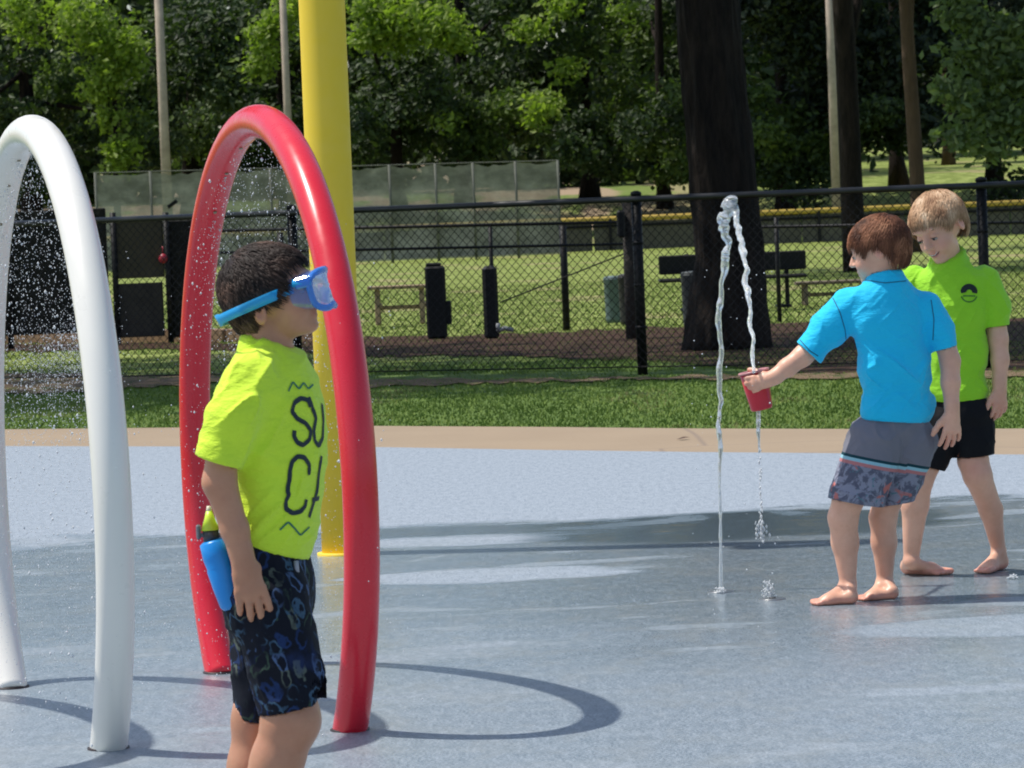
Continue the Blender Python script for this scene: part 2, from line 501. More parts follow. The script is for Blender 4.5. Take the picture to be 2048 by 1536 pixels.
# ---- front chain link fence
fa = Vector((-1.195, 29.5, 0)); fb = Vector((.933, 28.37, 0)); fd = (fb - fa).normalized()
def fpt(px):     # where the fence line meets the view through column px
    k = (px - 1024) / FPX
    # account for camera roll at mid height
    t = (fa.x - k * fa.y) / (k * fd.y - fd.x)
    return fa + fd * t
FH = 1.22
def chain(mb, a, b, z0, z1, pitch, w, off=.0):
    L = (b - a).length; d = (b - a).normalized(); nn = Vector((-d.y, d.x, 0)); H = z1 - z0
    k = -int(H / pitch) - 2
    while k * pitch < L + H:
        for s in (1, -1):
            x0 = k * pitch + (0 if s > 0 else H); pts = []
            # line x = x0 + s*z
            lo, hi = 0.0, H
            if s > 0: lo = max(lo, -x0); hi = min(hi, L - x0)
            else: lo = max(lo, x0 - L); hi = min(hi, x0)
            if hi - lo < .02: continue
            p = a + d * (x0 + s * lo) + nn * (.004 * s + off); q = a + d * (x0 + s * hi) + nn * (.004 * s + off)
            p = Vector((p.x, p.y, z0 + lo)); q = Vector((q.x, q.y, z0 + hi))
            dr = (q - p).normalized(); si = dr.cross(nn).normalized() * w; fw = nn * w
            v = [p + si, p + fw, p - si, p - fw, q + si, q + fw, q - si, q - fw]
            mb.add([tuple(t_) for t_ in v], [(0, 1, 5, 4), (1, 2, 6, 5), (2, 3, 7, 6), (3, 0, 4, 7)])
        k += 1
A0 = fpt(-420); B0 = fpt(2420)
fr = empty('chain_link_fence', fpt(1287), 'black chain link fence with top rail along the near lawn', 'fence')
mb = MB(); chain(mb, A0, B0, .02, FH - .02, .066, .0025); mb.build('chain_mesh', BLACK, fr)
mb = MB(); mb.tube([A0 + Vector((0, 0, FH)), B0 + Vector((0, 0, FH))], .022, 10); mb.build('top_rail', RAILM, fr, True)
mb = MB(); mb.tube([A0 + Vector((0, 0, .03)), B0 + Vector((0, 0, .03))], .005, 5); mb.build('tension_wire', BLACK, fr)
for px in (-95, 597, 1287, 1978):
    b = fpt(px); off = Vector((0.0, 0.05, 0))
    mb = MB(); mb.tube([b + Vector((0, .045, -.03)), b + Vector((0, .045, FH + .03))], .036, 12)
    mb.tube([b + Vector((0, .045, FH + .03)), b + Vector((0, .045, FH + .05)), b + Vector((0, .045, FH + .06))], [.042, .036, .012], 12)
    for z in (.3, .6, .9): mb.tube([b + Vector((0, .045, z)), b + Vector((0, .045, z + .02))], .0395, 12)
    mb.build('post', BLACKM, fr, True)

# ---- second black fence
sf = empty('pipe_rail_fence', P(1125, 650, 38.6) * 1.0, 'thin black fence with two rails, second one back on the bright grass', 'fence')
sf.location.z = 0
def line3(p, q, r, name, par, mat, n=8):
    mb = MB(); mb.tube([p, q], r, n); return mb.build(name, mat, par, True)
line3(P(420, 462, 38.9), P(1262, 444, 38.3), .016, 'top_rail', sf, BLACKM)
line3(P(420, 506, 38.9), P(1262, 488, 38.3), .014, 'middle_rail', sf, BLACKM)
line3(P(1470, 455, 38.3), P(2300, 441, 38.3), .016, 'top_rail', sf, BLACKM)
for px, r in ((1125, .035), (980, .02), (560, .03), (1552, .022), (1262, .03), (1470, .03)):
    t = P(px, 448 + (1125 - px) * .03, 38.6); line3(Vector((t.x, 38.6, -.03)), Vector((t.x, 38.6, t.z)), r, 'post', sf, BLACKM)
line3(P(1000, 605, 38.5), P(1262, 502, 38.5), .007, 'brace_rod', sf, BLACKM)

# ---- dark screened enclosure on the left
m = M_('dark_privacy_screen', .8, .2); co = m.coords()
m.color(m.mix(m.smooth(m.noise(co, 12, 6, .75), .5, .75), (.014, .014, .013), (.06, .055, .048)))
m.bump(m.noise(co, 40, 3), .5, .02); SCREEN = m.m
m = M_('faded_brown_panel', .8, .2); co = m.coords()
m.color(m.mix(m.noise(co, 8, 5, .7), (.040, .036, .026), (.085, .075, .052))); PANEL = m.m
ds = empty('screened_fence', P(200, 690, 39.5) , 'dark screened enclosure fence behind the white spray hoop', 'fence'); ds.location.z = 0
YB = 39.6
def vpan(x0, x1, y0, y1, Y, th, name, mat, par, bev=.01):
    a = P(x0, y0, Y); b = P(x1, y1, Y); a2 = P((x0 + x1) / 2, y0, Y).z; b2 = P((x0 + x1) / 2, y1, Y).z
    mb = MB(); mb.box(((a.x + b.x) / 2, Y, (a2 + b2) / 2), (abs(b.x - a.x), th, abs(a2 - b2)), None, bev); return mb.build(name, mat, par)
vpan(-420, 222, 428, 676, YB, .05, 'screen_panel', SCREEN, ds)
vpan(228, 330, 440, 556, YB - .02, .05, 'upper_panel', PANEL, ds)
vpan(228, 330, 566, 674, YB - .02, .05, 'lower_panel', simple('dark_brown_panel', (.03, .026, .022), .8, .4, 10), ds)
vpan(332, 400, 440, 674, YB, .04, 'screen_panel', SCREEN, ds)
for px in (-200, 10, 225, 331, 402):
    t = P(px, 425, YB - .05); mb = MB(); mb.tube([(t.x, YB - .05, -.03), (t.x, YB - .05, t.z)], .03, 8); mb.build('post', BLACKM, ds, True)
a = P(331, 405, YB - .1); mb = MB(); mb.box(tuple(P(345, 408, YB - .1)), (.11, .05, .035), Matrix.Rotation(-.6, 3, 'Y')); mb.build('latch', BLACKM, ds)
mb = MB(); c0 = P(326, 517, YB - .12); mb.tube([c0 + Vector((0, 0, .12)), c0 + Vector((0, 0, .04))], .006, 6)
for k in range(1):
    th = np.linspace(0, math.pi, 7); mb.tube([c0 + Vector((0, 0, .05 * math.cos(t))) for t in th], [max(.004, .045 * math.sin(t)) for t in th], 10)
o = mb.build('hanging_ball', simple('red_plastic', (.35, .02, .04), .4), None, True, origin=c0)
tag(o, 'small red ball hanging on the dark enclosure fence', 'ball')
mb = MB()
for i in range(5):
    p = G(-420 + i * 220, 684 - i * 1.6); q = G(-420 + (i + 1) * 220 - 3, 684 - (i + 1) * 1.6)
    d = (q - p); ang = math.atan2(d.y, d.x)
    mb.box(((p.x + q.x) / 2, (p.y + q.y) / 2, .03), (d.length - .02, .13, .14), Matrix.Rotation(ang, 3, 'Z'), .01)
tag(mb.build('timber_edging', TIMBER, None, origin=G(200, 682)), 'low brown timber edging along the mulch bed below the dark enclosure', 'edging')

# ---- outfield fence with yellow cap
m = M_('grey_windscreen', .85, .2); co = m.coords()
m.color(m.mix(m.noise(co, 1.6, 6, .7), (.055, .052, .042), (.15, .14, .115))); GREYSCR = m.m
YEL = simple('yellow_cap', (.50, .34, .06), .6, .2, 3)
OFY = 92.0
of = empty('outfield_fence', (0, OFY, 0), 'low grey outfield fence with a yellow cap, far across the grass', 'fence')
zc = .72
mb = MB()
xx = -22.0
while xx < 22:
    mb.box((xx + 1.2, OFY + .03, .32), (2.36, .03, .64), None, .005); xx += 2.4
mb.build('screen', GREYSCR, of)
mb = MB(); mb.tube([(-23, OFY, zc), (0, OFY + .001, zc), (23, OFY, zc)], .062, 10); mb.build('yellow_cap', YEL, of, True)
mb = MB(); mb.tube([(-23, OFY, zc - .16), (23, OFY, zc - .16)], .03, 6); mb.build('lower_rail', BLACKM, of)
for i in range(19):
    mb = MB(); mb.tube([(-21.6 + i * 2.4, OFY - .05, 0), (-21.6 + i * 2.4, OFY - .05, zc)], .035, 8); mb.build('post', BLACKM, of)

# ---- tall grey netting screen
m = M_('grey_green_netting', .9, .1); co = m.coords()
m.color(m.mix(m.smooth(m.noise(m.coords((1, 1, 1.6)), 1.1, 6, .7), .35, .7), (.20, .20, .165), (.44, .43, .37)))
tr = m.node('ShaderNodeBsdfTransparent'); mx = m.node('ShaderNodeMixShader')
m.link(m.math('ADD', .52, m.math('MULTIPLY', m.noise(co, 2.5, 4), .5), True), mx.inputs[0])
m.link(tr.outputs[0], mx.inputs[1]); m.link(m.b.outputs[0], mx.inputs[2]); m.link(mx.outputs[0], m.out.inputs[0])
NET = m.m
NY = 88.0
nt = empty('netting_screen', (P(660, 480, NY).x, NY, 0), 'tall grey see-through netting screen on posts, behind the yellow pole', 'screen')
pxs = [190, 300, 420, 540, 660, 778, 870, 945, 1030, 1115]
def ntop(px): return 347 - (px - 190) * .027
for a_, b_ in zip(pxs[:-1], pxs[1:]):
    n = 8; V = []; F = []
    for i in range(n + 1):
        t = i / n; px = a_ + (b_ - a_) * t; top = P(px, ntop(px) + 9 * math.sin(math.pi * t) * rnd.uniform(.3, 1), NY)
        bow = .06 * math.sin(math.pi * t)
        V += [(top.x, NY + bow, top.z), (top.x, NY + bow + .05, .6), (top.x, NY + bow, .02)]
    for i in range(n): F += [(3 * i, 3 * i + 1, 3 * i + 4, 3 * i + 3), (3 * i + 1, 3 * i + 2, 3 * i + 5, 3 * i + 4)]
    mesh_obj('net_panel', V, F, NET, nt, True)
GREYP = simple('grey_net_pole', (.12, .125, .10), .8)
for px in pxs:
    t = P(px, ntop(px) - 2, NY - .06); mb = MB(); mb.tube([(t.x, NY - .06, -.03), (t.x, NY - .06, t.z)], .028, 8); mb.build('post', GREYP, nt, True)
mb = MB(); mb.tube([P(px, ntop(px) - 1, NY - .03) for px in pxs], .012, 6); mb.build('top_cable', GREYP, nt)

# ---- small furniture on the bright grass
def at(px, Y): p = P(px, 500, Y); return Vector((p.x, Y, 0))
def lathe(mb, c, prof_, n=20):
    mb.tube([(c[0], c[1], c[2] + z) for z, r_ in prof_], [r_ for z, r_ in prof_], n)
c0 = at(868, 37.5)
e = empty('short_post', c0, 'wide short black post with a side ledge, right of the small wooden bench', 'post')
mb = MB(); mb.box((c0.x, c0.y, .32), (.19, .16, .68), None, .02); mb.box((c0.x - .01, c0.y, .675), (.15, .12, .03), None, .01); mb.build('column', BLACKM, e)
mb = MB(); mb.box((c0.x + .115, c0.y, .22), (.05, .12, .22), None, .01); mb.build('side_box', BLACKM, e)
c0 = at(977, 37.0)
e = empty('short_post', c0, 'narrow short black post with a tap at its foot', 'post')
mb = MB(); mb.box((c0.x, c0.y, .31), (.14, .14, .68), None, .03); mb.build('column', BLACKM, e)
mb = MB(); mb.tube([(c0.x + .05, c0.y - .09, .05), (c0.x + .12, c0.y - .09, .07), (c0.x + .2, c0.y - .09, .05)], .022, 8)
mb.tube([(c0.x + .06, c0.y - .09, .05), (c0.x + .06, c0.y - .09, .12)], .02, 8); mb.build('tap', simple('galvanised_tap', (.25, .26, .27), .35, .3), e, True)
def bin_(px, Y, w, h, mat, label, cat, group=None):
    c = at(px, Y); e = empty('trash_bin', c, label, cat, group)
    mb = MB(); lathe(mb, c, [(0, w * .44), (.04, w * .46), (h * .9, w * .5), (h * .92, w * .53), (h * .95, w * .53)], 20); mb.build('barrel', mat, e, True)
    mb = MB(); lathe(mb, c, [(h * .951, w * .52), (h * .985, w * .47), (h, w * .3), (h * 1.005, .01)], 20); mb.build('lid', mat, e, True)
BIN = simple('blue_grey_bin', (.10, .15, .16), .6, .25, 12)
bin_(1226, 39.5, .21, .46, BIN, 'blue grey bin on the grass left of the dark timber post', 'bin')
bin_(1254, 38.8, .2, .49, simple('charcoal_bin', (.025, .025, .028), .6), 'charcoal bin close against the dark timber post', 'bin')
bin_(1380, 37.2, .19, .52, simple('dim_grey_bin', (.05, .06, .06), .6), 'dim grey bin against the left side of the big tree trunk', 'bin')
c0 = at(1264, 35.5)
m_ = simple('dark_timber', (.028, .022, .018), .85, .4, 20, bump=.5, bscale=40, bdist=.02)
e = empty('timber_post', c0, 'thick dark timber post standing just behind the black fence post', 'post')
mb = MB(); mb.tube([(c0.x, c0.y, -.03), (c0.x, c0.y, .6), (c0.x + .005, c0.y, 1.2)], [.085, .08, .076], 12); mb.build('column', m_, e, True)
mb = MB(); p = P(1242, 448, 35.4); mb.box((p.x, 35.4, p.z), (.07, .12, .24), None, .015); mb.build('meter_box', BLACKM, e)
# black bench with back board
YB2 = 42.5
e = empty('pedestal_bench', at(1470, YB2), 'black metal bench with wide back board, partly behind the big tree trunk', 'bench')
def hbar(x0, x1, y, hpx, Y, depth, name, mat, par):
    a = P(x0, y, Y); b = P(x1, y, Y); z = (a.z + b.z) / 2
    mb = MB(); mb.box(((a.x + b.x) / 2, Y, P((x0 + x1) / 2, y, Y).z), (b.x - a.x, depth, hpx / FPX * Y), None, .012); return mb.build(name, mat, par)
hbar(1317, 1612, 525, 38, YB2, .04, 'backrest', BLACKM, e)
hbar(1317, 1612, 556, 7, YB2 - .2, .35, 'seat', BLACKM, e)
for px in (1555, 1572, 1372):
    t = P(px, 508, YB2 + .03); mb = MB(); mb.box((t.x, YB2 + .05, t.z / 2), (.045, .05, t.z), None, .008); mb.build('leg', BLACKM, e)
for px in (1563, 1372):
    t = P(px, 508, YB2); mb = MB(); mb.box((t.x, YB2 - .03, .012), (.16, .3, .03), None, .008); mb.build('foot_plate', BLACKM, e)
def picnic(x0, x1, ytop, ybot, Y, mat, name, label):
    e = empty(name, at((x0 + x1) / 2, Y), label, 'bench')
    a = P(x0, ytop, Y); b = P(x1, ytop, Y); z = P((x0 + x1) / 2, ytop, Y).z
    for k in range(3):
        mb = MB(); mb.box(((a.x + b.x) / 2, Y + (k - 1) * .11, z), (b.x - a.x, .1, .035), None, .006); mb.build('seat_plank', mat, e)
    zf = P((x0 + x1) / 2, ybot, Y).z
    for x in (a.x + .10, b.x - .10):
        for s in (-1, 1):
            mb = MB(); mb.box((x, Y + s * .13, z / 2 - .01), (.05, .05, z * .98), Matrix.Rotation(s * .18, 3, 'X'), .006); mb.build('leg', mat, e)
        mb = MB(); mb.box((x + .03, Y, z * .5), (.035, .30, .05), None, .006); mb.build('leg_brace', mat, e)
    mb = MB(); mb.box(((a.x + b.x) / 2, Y, z * .45), (b.x - a.x - .2, .05, .04), None, .006); mb.build('stretcher', mat, e)
picnic(735, 862, 574, 625, 42.0, WOOD, 'low_bench', 'low light wooden bench on the grass left of the black posts')
picnic(1590, 1850, 562, 620, 43.0, simple('grey_timber', (.17, .13, .09), .8, .3, 12), 'low_bench', 'greyish wooden bench on the grass behind the boy in blue')

# ---- light poles
POLE = simple('weathered_wood_pole', (.42, .34, .27), .8, .25, 5, bump=.3, bscale=20, bdist=.02)
for px, py, Y, w, lab in ((335, 408, 94.5, 21, 'pale wooden pole at far left, in front of the trees'),
                      (583, 410, 95.5, 17, 'pale wooden pole just left of the yellow pole'),
                      (1674, 418, 93.2, 20, 'pale wooden pole beside the leaning dark trunk on the right')):
    b = P(px, py, Y); r0 = w / 2 / FPX * Y
    e = empty('wooden_pole', (b.x, Y, bank_z(Y)), lab, 'pole', 'tall wooden poles around the ball field')
    mb = MB(); mb.tube([(b.x, Y, bank_z(Y) - .1), (b.x, Y, 4), (b.x, Y, 9)], [r0, r0 * .88, r0 * .7], 14); mb.build('shaft', POLE, e, True)
    mb = MB(); mb.box((b.x, Y, 8.6), (1.8, .12, .1), None, .01); mb.build('crossarm', POLE, e)

# ---- trees
def leafmat(name, stops, trans=.35):
    m = M_(name, .55, .3)
    at = m.node('ShaderNodeAttribute', attribute_name='v')
    c = m.ramp(at.outputs['Fac'], stops); m.color(c)
    t = m.node('ShaderNodeBsdfTranslucent'); m.link(m.mix(1.0, c, (1.25, 1.5, .55), 'MULTIPLY'), t.inputs[0])
    mx = m.node('ShaderNodeMixShader'); mx.inputs[0].default_value = trans
    m.link(m.b.outputs[0], mx.inputs[1]); m.link(t.outputs[0], mx.inputs[2]); m.link(mx.outputs[0], m.out.inputs[0])
    return m.m
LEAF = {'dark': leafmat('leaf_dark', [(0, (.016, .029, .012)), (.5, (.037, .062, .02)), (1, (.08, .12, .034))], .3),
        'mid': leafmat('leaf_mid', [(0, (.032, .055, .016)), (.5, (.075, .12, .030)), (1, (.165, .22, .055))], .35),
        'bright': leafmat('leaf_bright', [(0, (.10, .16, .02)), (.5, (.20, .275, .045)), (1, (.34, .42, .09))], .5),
        'painted_shade': leafmat('leaf_painted_shade', [(0, (.008, .014, .007)), (.5, (.018, .030, .012)), (1, (.04, .06, .022))], .15),  # darkest greens: canopy shade put into the leaf colour
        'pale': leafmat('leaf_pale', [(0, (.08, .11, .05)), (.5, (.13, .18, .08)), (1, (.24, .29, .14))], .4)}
m = M_('tree_bark', .9, .2); co = m.coords((1, 1, .25))
m.color(m.mix(m.smooth(m.noise(co, 9, 6, .7), .3, .7), (.008, .006, .005), (.030, .021, .016)))
m.bump(m.noise(m.coords((1, 1, .2)), 16, 5), 1, .06); BARK = m.m
m = M_('brown_bark', .9, .2); co = m.coords((1, 1, .25))
m.color(m.mix(m.noise(co, 9, 6, .7), (.04, .026, .018), (.13, .085, .055))); m.bump(m.noise(co, 16, 5), 1, .05); BARK2 = m.m

def leaves(lumps, n, size, up=.6):
    """lumps: (centre, radii, weight). returns verts, faces, v"""
    w = np.array([l[2] for l in lumps], float); w /= w.sum()
    # twigs first, leaves gathered on twigs
    nt_ = max(1, n // 9)
    li = nr.choice(len(lumps), nt_, p=w)
    C = np.array([tuple(l[0]) for l in lumps])[li]; RR = np.array([l[1] for l in lumps])[li]
    d = nr.randn(nt_, 3); d /= np.linalg.norm(d, axis=1, keepdims=True)
    rad = nr.rand(nt_, 1) ** .45
    T = C + d * rad * RR
    wob = np.stack([vnoise(T * 1.3 + 9), vnoise(T * 1.3 + 31), vnoise(T * 1.3 + 57)], 1) - .5
    T += wob * RR * .9
    k = 9
    p = np.repeat(T, k, 0) + nr.randn(nt_ * k, 3) * size * 1.1 * [1, 1, .55]
    tv = np.repeat(nr.rand(nt_), k) * .5 + nr.rand(nt_ * k) * .5
    N = len(p)
    nn = nr.randn(N, 3) * .75 + np.array([-.25, -.35, up]); nn /= np.linalg.norm(nn, axis=1, keepdims=True)
    a = np.cross(nn, nr.randn(N, 3)); a /= np.linalg.norm(a, axis=1, keepdims=True) + 1e-9
    b = np.cross(nn, a); s = size * (.55 + .7 * nr.rand(N, 1))
    V = np.stack([p - a * s * .62, p - b * s * .36 + nn * s * .1 - a * s * .1, p + a * s * .62, p + b * s * .36 + nn * s * .1 - a * s * .1], 1)
    return V.reshape(-1, 3), np.arange(4 * N).reshape(-1, 4), np.repeat(tv, 4)

def ridg0(p): return (1 - np.abs(2 * vnoise(p) - 1)) ** 2
def limb_pts(a, b, sag=.1, n=6):
    a = Vector(a); b = Vector(b); L = (b - a).length
    o = Vector((rnd.uniform(-1, 1), rnd.uniform(-1, 1), rnd.uniform(0, 1))) * L * sag
    return [a.lerp(b, i / n) + o * math.sin(math.pi * i / n) for i in range(n + 1)]
def tree(name, label, base, top, r0, r1, parts, bark=None, limbs=5, flare=1.6, cat='tree', group=None):
    """parts: list of (leaf material, lumps, n, size)"""
    bark = bark or BARK
    base = Vector(base); top = Vector(top)
    e = empty(name, base, label, cat, group)
    n = 10; pts = []; rr = []
    for i in range(n + 1):
        t = i / n; pts.append(base.lerp(top, t) + Vector((math.sin(t * 5 + base.x) * r0 * .25, math.cos(t * 4) * r0 * .2, 0)) * (t > 0))
        rr.append((r0 + (r1 - r0) * t) * (1 + (flare - 1) * max(0, 1 - t * 9)))
    mb = MB(); pts = [pts[0].lerp(pts[-1], 0) if False else p for p in pts]
    big = r0 > .2
    if big:
        tt = np.linspace(0, n, 90); A_ = np.array([tuple(p) for p in pts]); ptd = [tuple(np.array([np.interp(t, range(n + 1), A_[:, j]) for j in range(3)])) for t in tt]; rd = [float(np.interp(t, range(n + 1), rr)) for t in tt]
        mb.tube(ptd, rd, 56)
        Vt = mb.v[0]; cx = np.repeat(np.array(ptd), 56, 0); dr_ = Vt - cx; dr_[:, 2] = 0; L_ = np.linalg.norm(dr_, axis=1, keepdims=True) + 1e-6; dn = dr_ / L_
        an = np.arctan2(dn[:, 1], dn[:, 0]); hgt = Vt[:, 2:3]
        root = 1 + .12 * np.clip(1 - (hgt - base.z) / .8, 0, 1) ** 2 * np.cos(an[:, None] * 6 + 1)
        mb.v[0] = cx + dr_ * root + dn * ((ridg0(np.stack([dn[:, 0] * 5 + 9, dn[:, 1] * 5 + 9, Vt[:, 2] * .9 + 3], 1)) - .3) * r0 * .16 + (vnoise(Vt * [22, 22, 5]) - .5) * r0 * .10)[:, None] + np.array([0, 0, 1.0]) * (Vt - cx)[:, 2:3]
    else: mb.tube(pts, rr, 16)
    lm = [l for p_ in parts for l in p_[1]]
    for _ in range(limbs):
        l = rnd.choice(lm); s = pts[rnd.randint(4, 9)]
        if Vector(l[0]).z > s.z - 1.5: mb.tube(limb_pts(s, l[0]), [r1 * .7 * (1 - i / 7) + .012 for i in range(7)], 7)
    mb.build('trunk', bark, e, True)
    for mt, lumps, n_, size in parts:
        V, F, v = leaves(lumps, int(n_ * .85), size * 1.22); o = mesh_obj('crown', V, F, LEAF[mt], e); set_attr(o, 'v', v)
    return e
def L(px, py, rpx, Y, w=1.0, dy=1.0, flat=.75):
    r_ = rpx / FPX * Y
    return (P(px, py, Y), (r_, r_ * dy, r_ * flat), w)
def cloud(x0, x1, y0, y1, Y, k, rpx, w=1.0):
    return [L(rnd.uniform(x0, x1), rnd.uniform(y0, y1), rpx * rnd.uniform(.7, 1.3), Y + rnd.uniform(-2, 2), w) for _ in range(k)]
def T(name, label, px, Y, r0, parts, bark=None, h=9, limbs=5, lean=0):
    b = P(px, 400, Y); z = bank_z(Y) - .05
    return tree(name, label, (b.x, Y, z), (b.x + lean, Y + .3, h), r0, r0 * .45, parts, bark, limbs, group='trees along the far side of the ball field')
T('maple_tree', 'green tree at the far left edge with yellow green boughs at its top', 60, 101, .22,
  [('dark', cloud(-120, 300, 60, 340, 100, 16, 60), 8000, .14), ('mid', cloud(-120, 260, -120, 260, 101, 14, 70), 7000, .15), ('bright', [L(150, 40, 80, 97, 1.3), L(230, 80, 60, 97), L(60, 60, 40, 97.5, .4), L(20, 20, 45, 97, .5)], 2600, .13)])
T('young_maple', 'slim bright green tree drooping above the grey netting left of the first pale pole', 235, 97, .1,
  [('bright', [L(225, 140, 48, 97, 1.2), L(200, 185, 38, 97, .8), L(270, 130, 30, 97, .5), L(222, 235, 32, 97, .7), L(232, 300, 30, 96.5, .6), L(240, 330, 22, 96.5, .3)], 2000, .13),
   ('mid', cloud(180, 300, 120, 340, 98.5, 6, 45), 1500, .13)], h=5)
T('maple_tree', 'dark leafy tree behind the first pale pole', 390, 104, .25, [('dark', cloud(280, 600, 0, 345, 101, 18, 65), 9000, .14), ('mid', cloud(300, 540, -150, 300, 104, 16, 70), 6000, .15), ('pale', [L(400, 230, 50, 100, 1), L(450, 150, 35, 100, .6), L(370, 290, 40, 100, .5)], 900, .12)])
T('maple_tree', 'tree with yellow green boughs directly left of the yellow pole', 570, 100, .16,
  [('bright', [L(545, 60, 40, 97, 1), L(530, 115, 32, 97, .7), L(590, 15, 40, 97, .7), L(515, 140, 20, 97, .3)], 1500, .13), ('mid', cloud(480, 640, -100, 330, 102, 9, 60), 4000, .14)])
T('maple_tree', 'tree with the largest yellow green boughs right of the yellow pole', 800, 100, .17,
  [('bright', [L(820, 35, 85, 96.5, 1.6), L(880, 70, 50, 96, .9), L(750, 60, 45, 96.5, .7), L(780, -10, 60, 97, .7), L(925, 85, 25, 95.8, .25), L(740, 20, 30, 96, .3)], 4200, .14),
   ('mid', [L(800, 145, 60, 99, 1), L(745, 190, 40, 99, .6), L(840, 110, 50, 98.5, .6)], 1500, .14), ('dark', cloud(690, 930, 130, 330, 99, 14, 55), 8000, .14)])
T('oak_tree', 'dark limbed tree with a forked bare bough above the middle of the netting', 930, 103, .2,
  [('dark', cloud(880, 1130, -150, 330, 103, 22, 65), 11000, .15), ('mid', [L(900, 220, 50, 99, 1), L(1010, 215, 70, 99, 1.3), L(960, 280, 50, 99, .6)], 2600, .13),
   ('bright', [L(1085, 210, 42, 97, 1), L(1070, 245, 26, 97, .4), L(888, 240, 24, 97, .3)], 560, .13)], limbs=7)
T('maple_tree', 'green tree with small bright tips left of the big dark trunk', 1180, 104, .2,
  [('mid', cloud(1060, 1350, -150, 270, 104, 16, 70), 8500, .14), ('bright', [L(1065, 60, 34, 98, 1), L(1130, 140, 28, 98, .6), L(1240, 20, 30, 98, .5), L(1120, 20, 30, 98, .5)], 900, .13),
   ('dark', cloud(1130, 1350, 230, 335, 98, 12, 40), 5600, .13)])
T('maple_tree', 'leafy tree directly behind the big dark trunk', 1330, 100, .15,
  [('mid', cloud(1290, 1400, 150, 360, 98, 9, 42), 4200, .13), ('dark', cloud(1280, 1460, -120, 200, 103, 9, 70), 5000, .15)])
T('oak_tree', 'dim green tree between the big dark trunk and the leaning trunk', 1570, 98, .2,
  [('painted_shade', [(Vector((rnd.uniform(1.5, 11), rnd.uniform(95, 101), rnd.uniform(8.5, 12))), (1.6, 1.6, 1), 1) for _ in range(26)], 9000, .32), ('painted_shade', cloud(1480, 1690, -160, 230, 97, 20, 70), 13000, .15), ('mid', cloud(1500, 1640, 190, 300, 97, 7, 42), 2600, .13), ('dark', cloud(1480, 1690, 250, 385, 97.5, 16, 42), 6500, .13)])  # first cluster: unseen high crown added to shade the leaves below
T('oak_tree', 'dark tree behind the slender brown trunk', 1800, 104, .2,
  [('painted_shade', cloud(1670, 1900, -180, 260, 98, 24, 75), 15000, .15), ('dark', cloud(1690, 1790, 210, 330, 97, 8, 42), 3600, .13)])
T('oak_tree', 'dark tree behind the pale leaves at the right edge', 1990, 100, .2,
  [('painted_shade', cloud(1900, 2150, -180, 270, 99, 18, 78), 10000, .15), ('dark', cloud(1990, 2140, 240, 380, 96, 7, 45), 2600, .13)])
# nearer trees
b = G(1455, 694); tp = P(1400, -600, 32.3)
tree('big_shade_tree', 'largest dark trunk with flared roots, standing behind the black fence and the water jets', (b.x + .02, 32.4, -.06), (tp.x - .06, 32.6, 7.6), .262, .20,
     [('dark', [(Vector((1.5 + math.cos(a) * r_, 32 + math.sin(a) * r_, z)), (1.7, 1.7, 1.1), 1) for a, r_, z in [(rnd.uniform(0, 6.28), rnd.uniform(0, 4.5), rnd.uniform(7.2, 11)) for _ in range(20)]], 9000, .24)], flare=1.32)
b = P(1700, 540, 60); 
tree('leaning_tree', 'dark slender leaning trunk behind the two boys, right of the pale pole', (P(1712, 500, 60).x + .02, 60, -.05), (P(1712, 500, 60).x + (P(1680, 0, 60).x - P(1712, 500, 60).x) * 2.1, 60.3, 8), .175, .135,
     [('dark', [(Vector((6 + rnd.uniform(-5, 5), 60 + rnd.uniform(-4, 4), rnd.uniform(6.0, 10))), (2, 2, 1.2), 1) for _ in range(16)], 6500, .3)], flare=1.3)
tree('slender_tree', 'slender brown trunk lit from the left, above the boy in lime green', (P(1822, 400, 75).x + .12, 75, -.05), (P(1812, 0, 75).x, 75.2, 8), .15, .10,
     [('dark', [(Vector((8.5 + rnd.uniform(-4, 4), 76 + rnd.uniform(-3, 3), rnd.uniform(6.2, 10))), (2, 2, 1.2), 1) for _ in range(12)], 5000, .3)], bark=BARK2, flare=1.2)
tree('slender_tree', 'short grey trunk far off on the bank near the right edge', (P(1898, 365, 125).x, 125, bank_z(125) - .05), (P(1898, 0, 125).x, 125, 10), .2, .14,
     [('dark', cloud(1850, 1960, -200, 270, 126, 10, 60), 5000, .2)], bark=BARK2, flare=1.2)
tree('pale_leaf_tree', 'pale green boughs hanging into the picture at the upper right', (P(2120, 500, 58).x, 58, -.05), (P(2110, 0, 58).x, 58, 8), .15, .09,
     [('pale', [L(1925, 20, 42, 58, .9), L(1960, 60, 40, 58, .9), L(1915, 120, 32, 58, .6), L(1975, 100, 40, 58, .8), L(1900, 175, 22, 57.5, .3), L(1960, 190, 45, 58, 1), L(1925, 200, 30, 57.5, .5),
                L(2010, 150, 50, 58, 1), L(2000, 230, 48, 58, 1), L(1930, 275, 34, 57.5, .6), L(2040, 60, 50, 58, .8), L(2050, 250, 50, 58, .8), L(1975, 300, 34, 58, .5), L(2090, 160, 60, 58, 1)], 4300, .105)], flare=1.2)
# shade tree out to the left: its shadow lies across the near lawn
tree('broad_shade_tree', 'broad shade tree beyond the left edge whose shadow covers the near lawn', (-8.5, 33, -.05), (-8.2, 33, 7), .25, .17,
     [('dark', [(Vector((-4.4 + rnd.uniform(-5.0, 4.6), 31.2 + rnd.uniform(-4.3, 4.8), rnd.uniform(7.2, 9.6))), (1.9, 1.9, 1.0), 1) for _ in range(24)], 8500, .24)], flare=1.5)
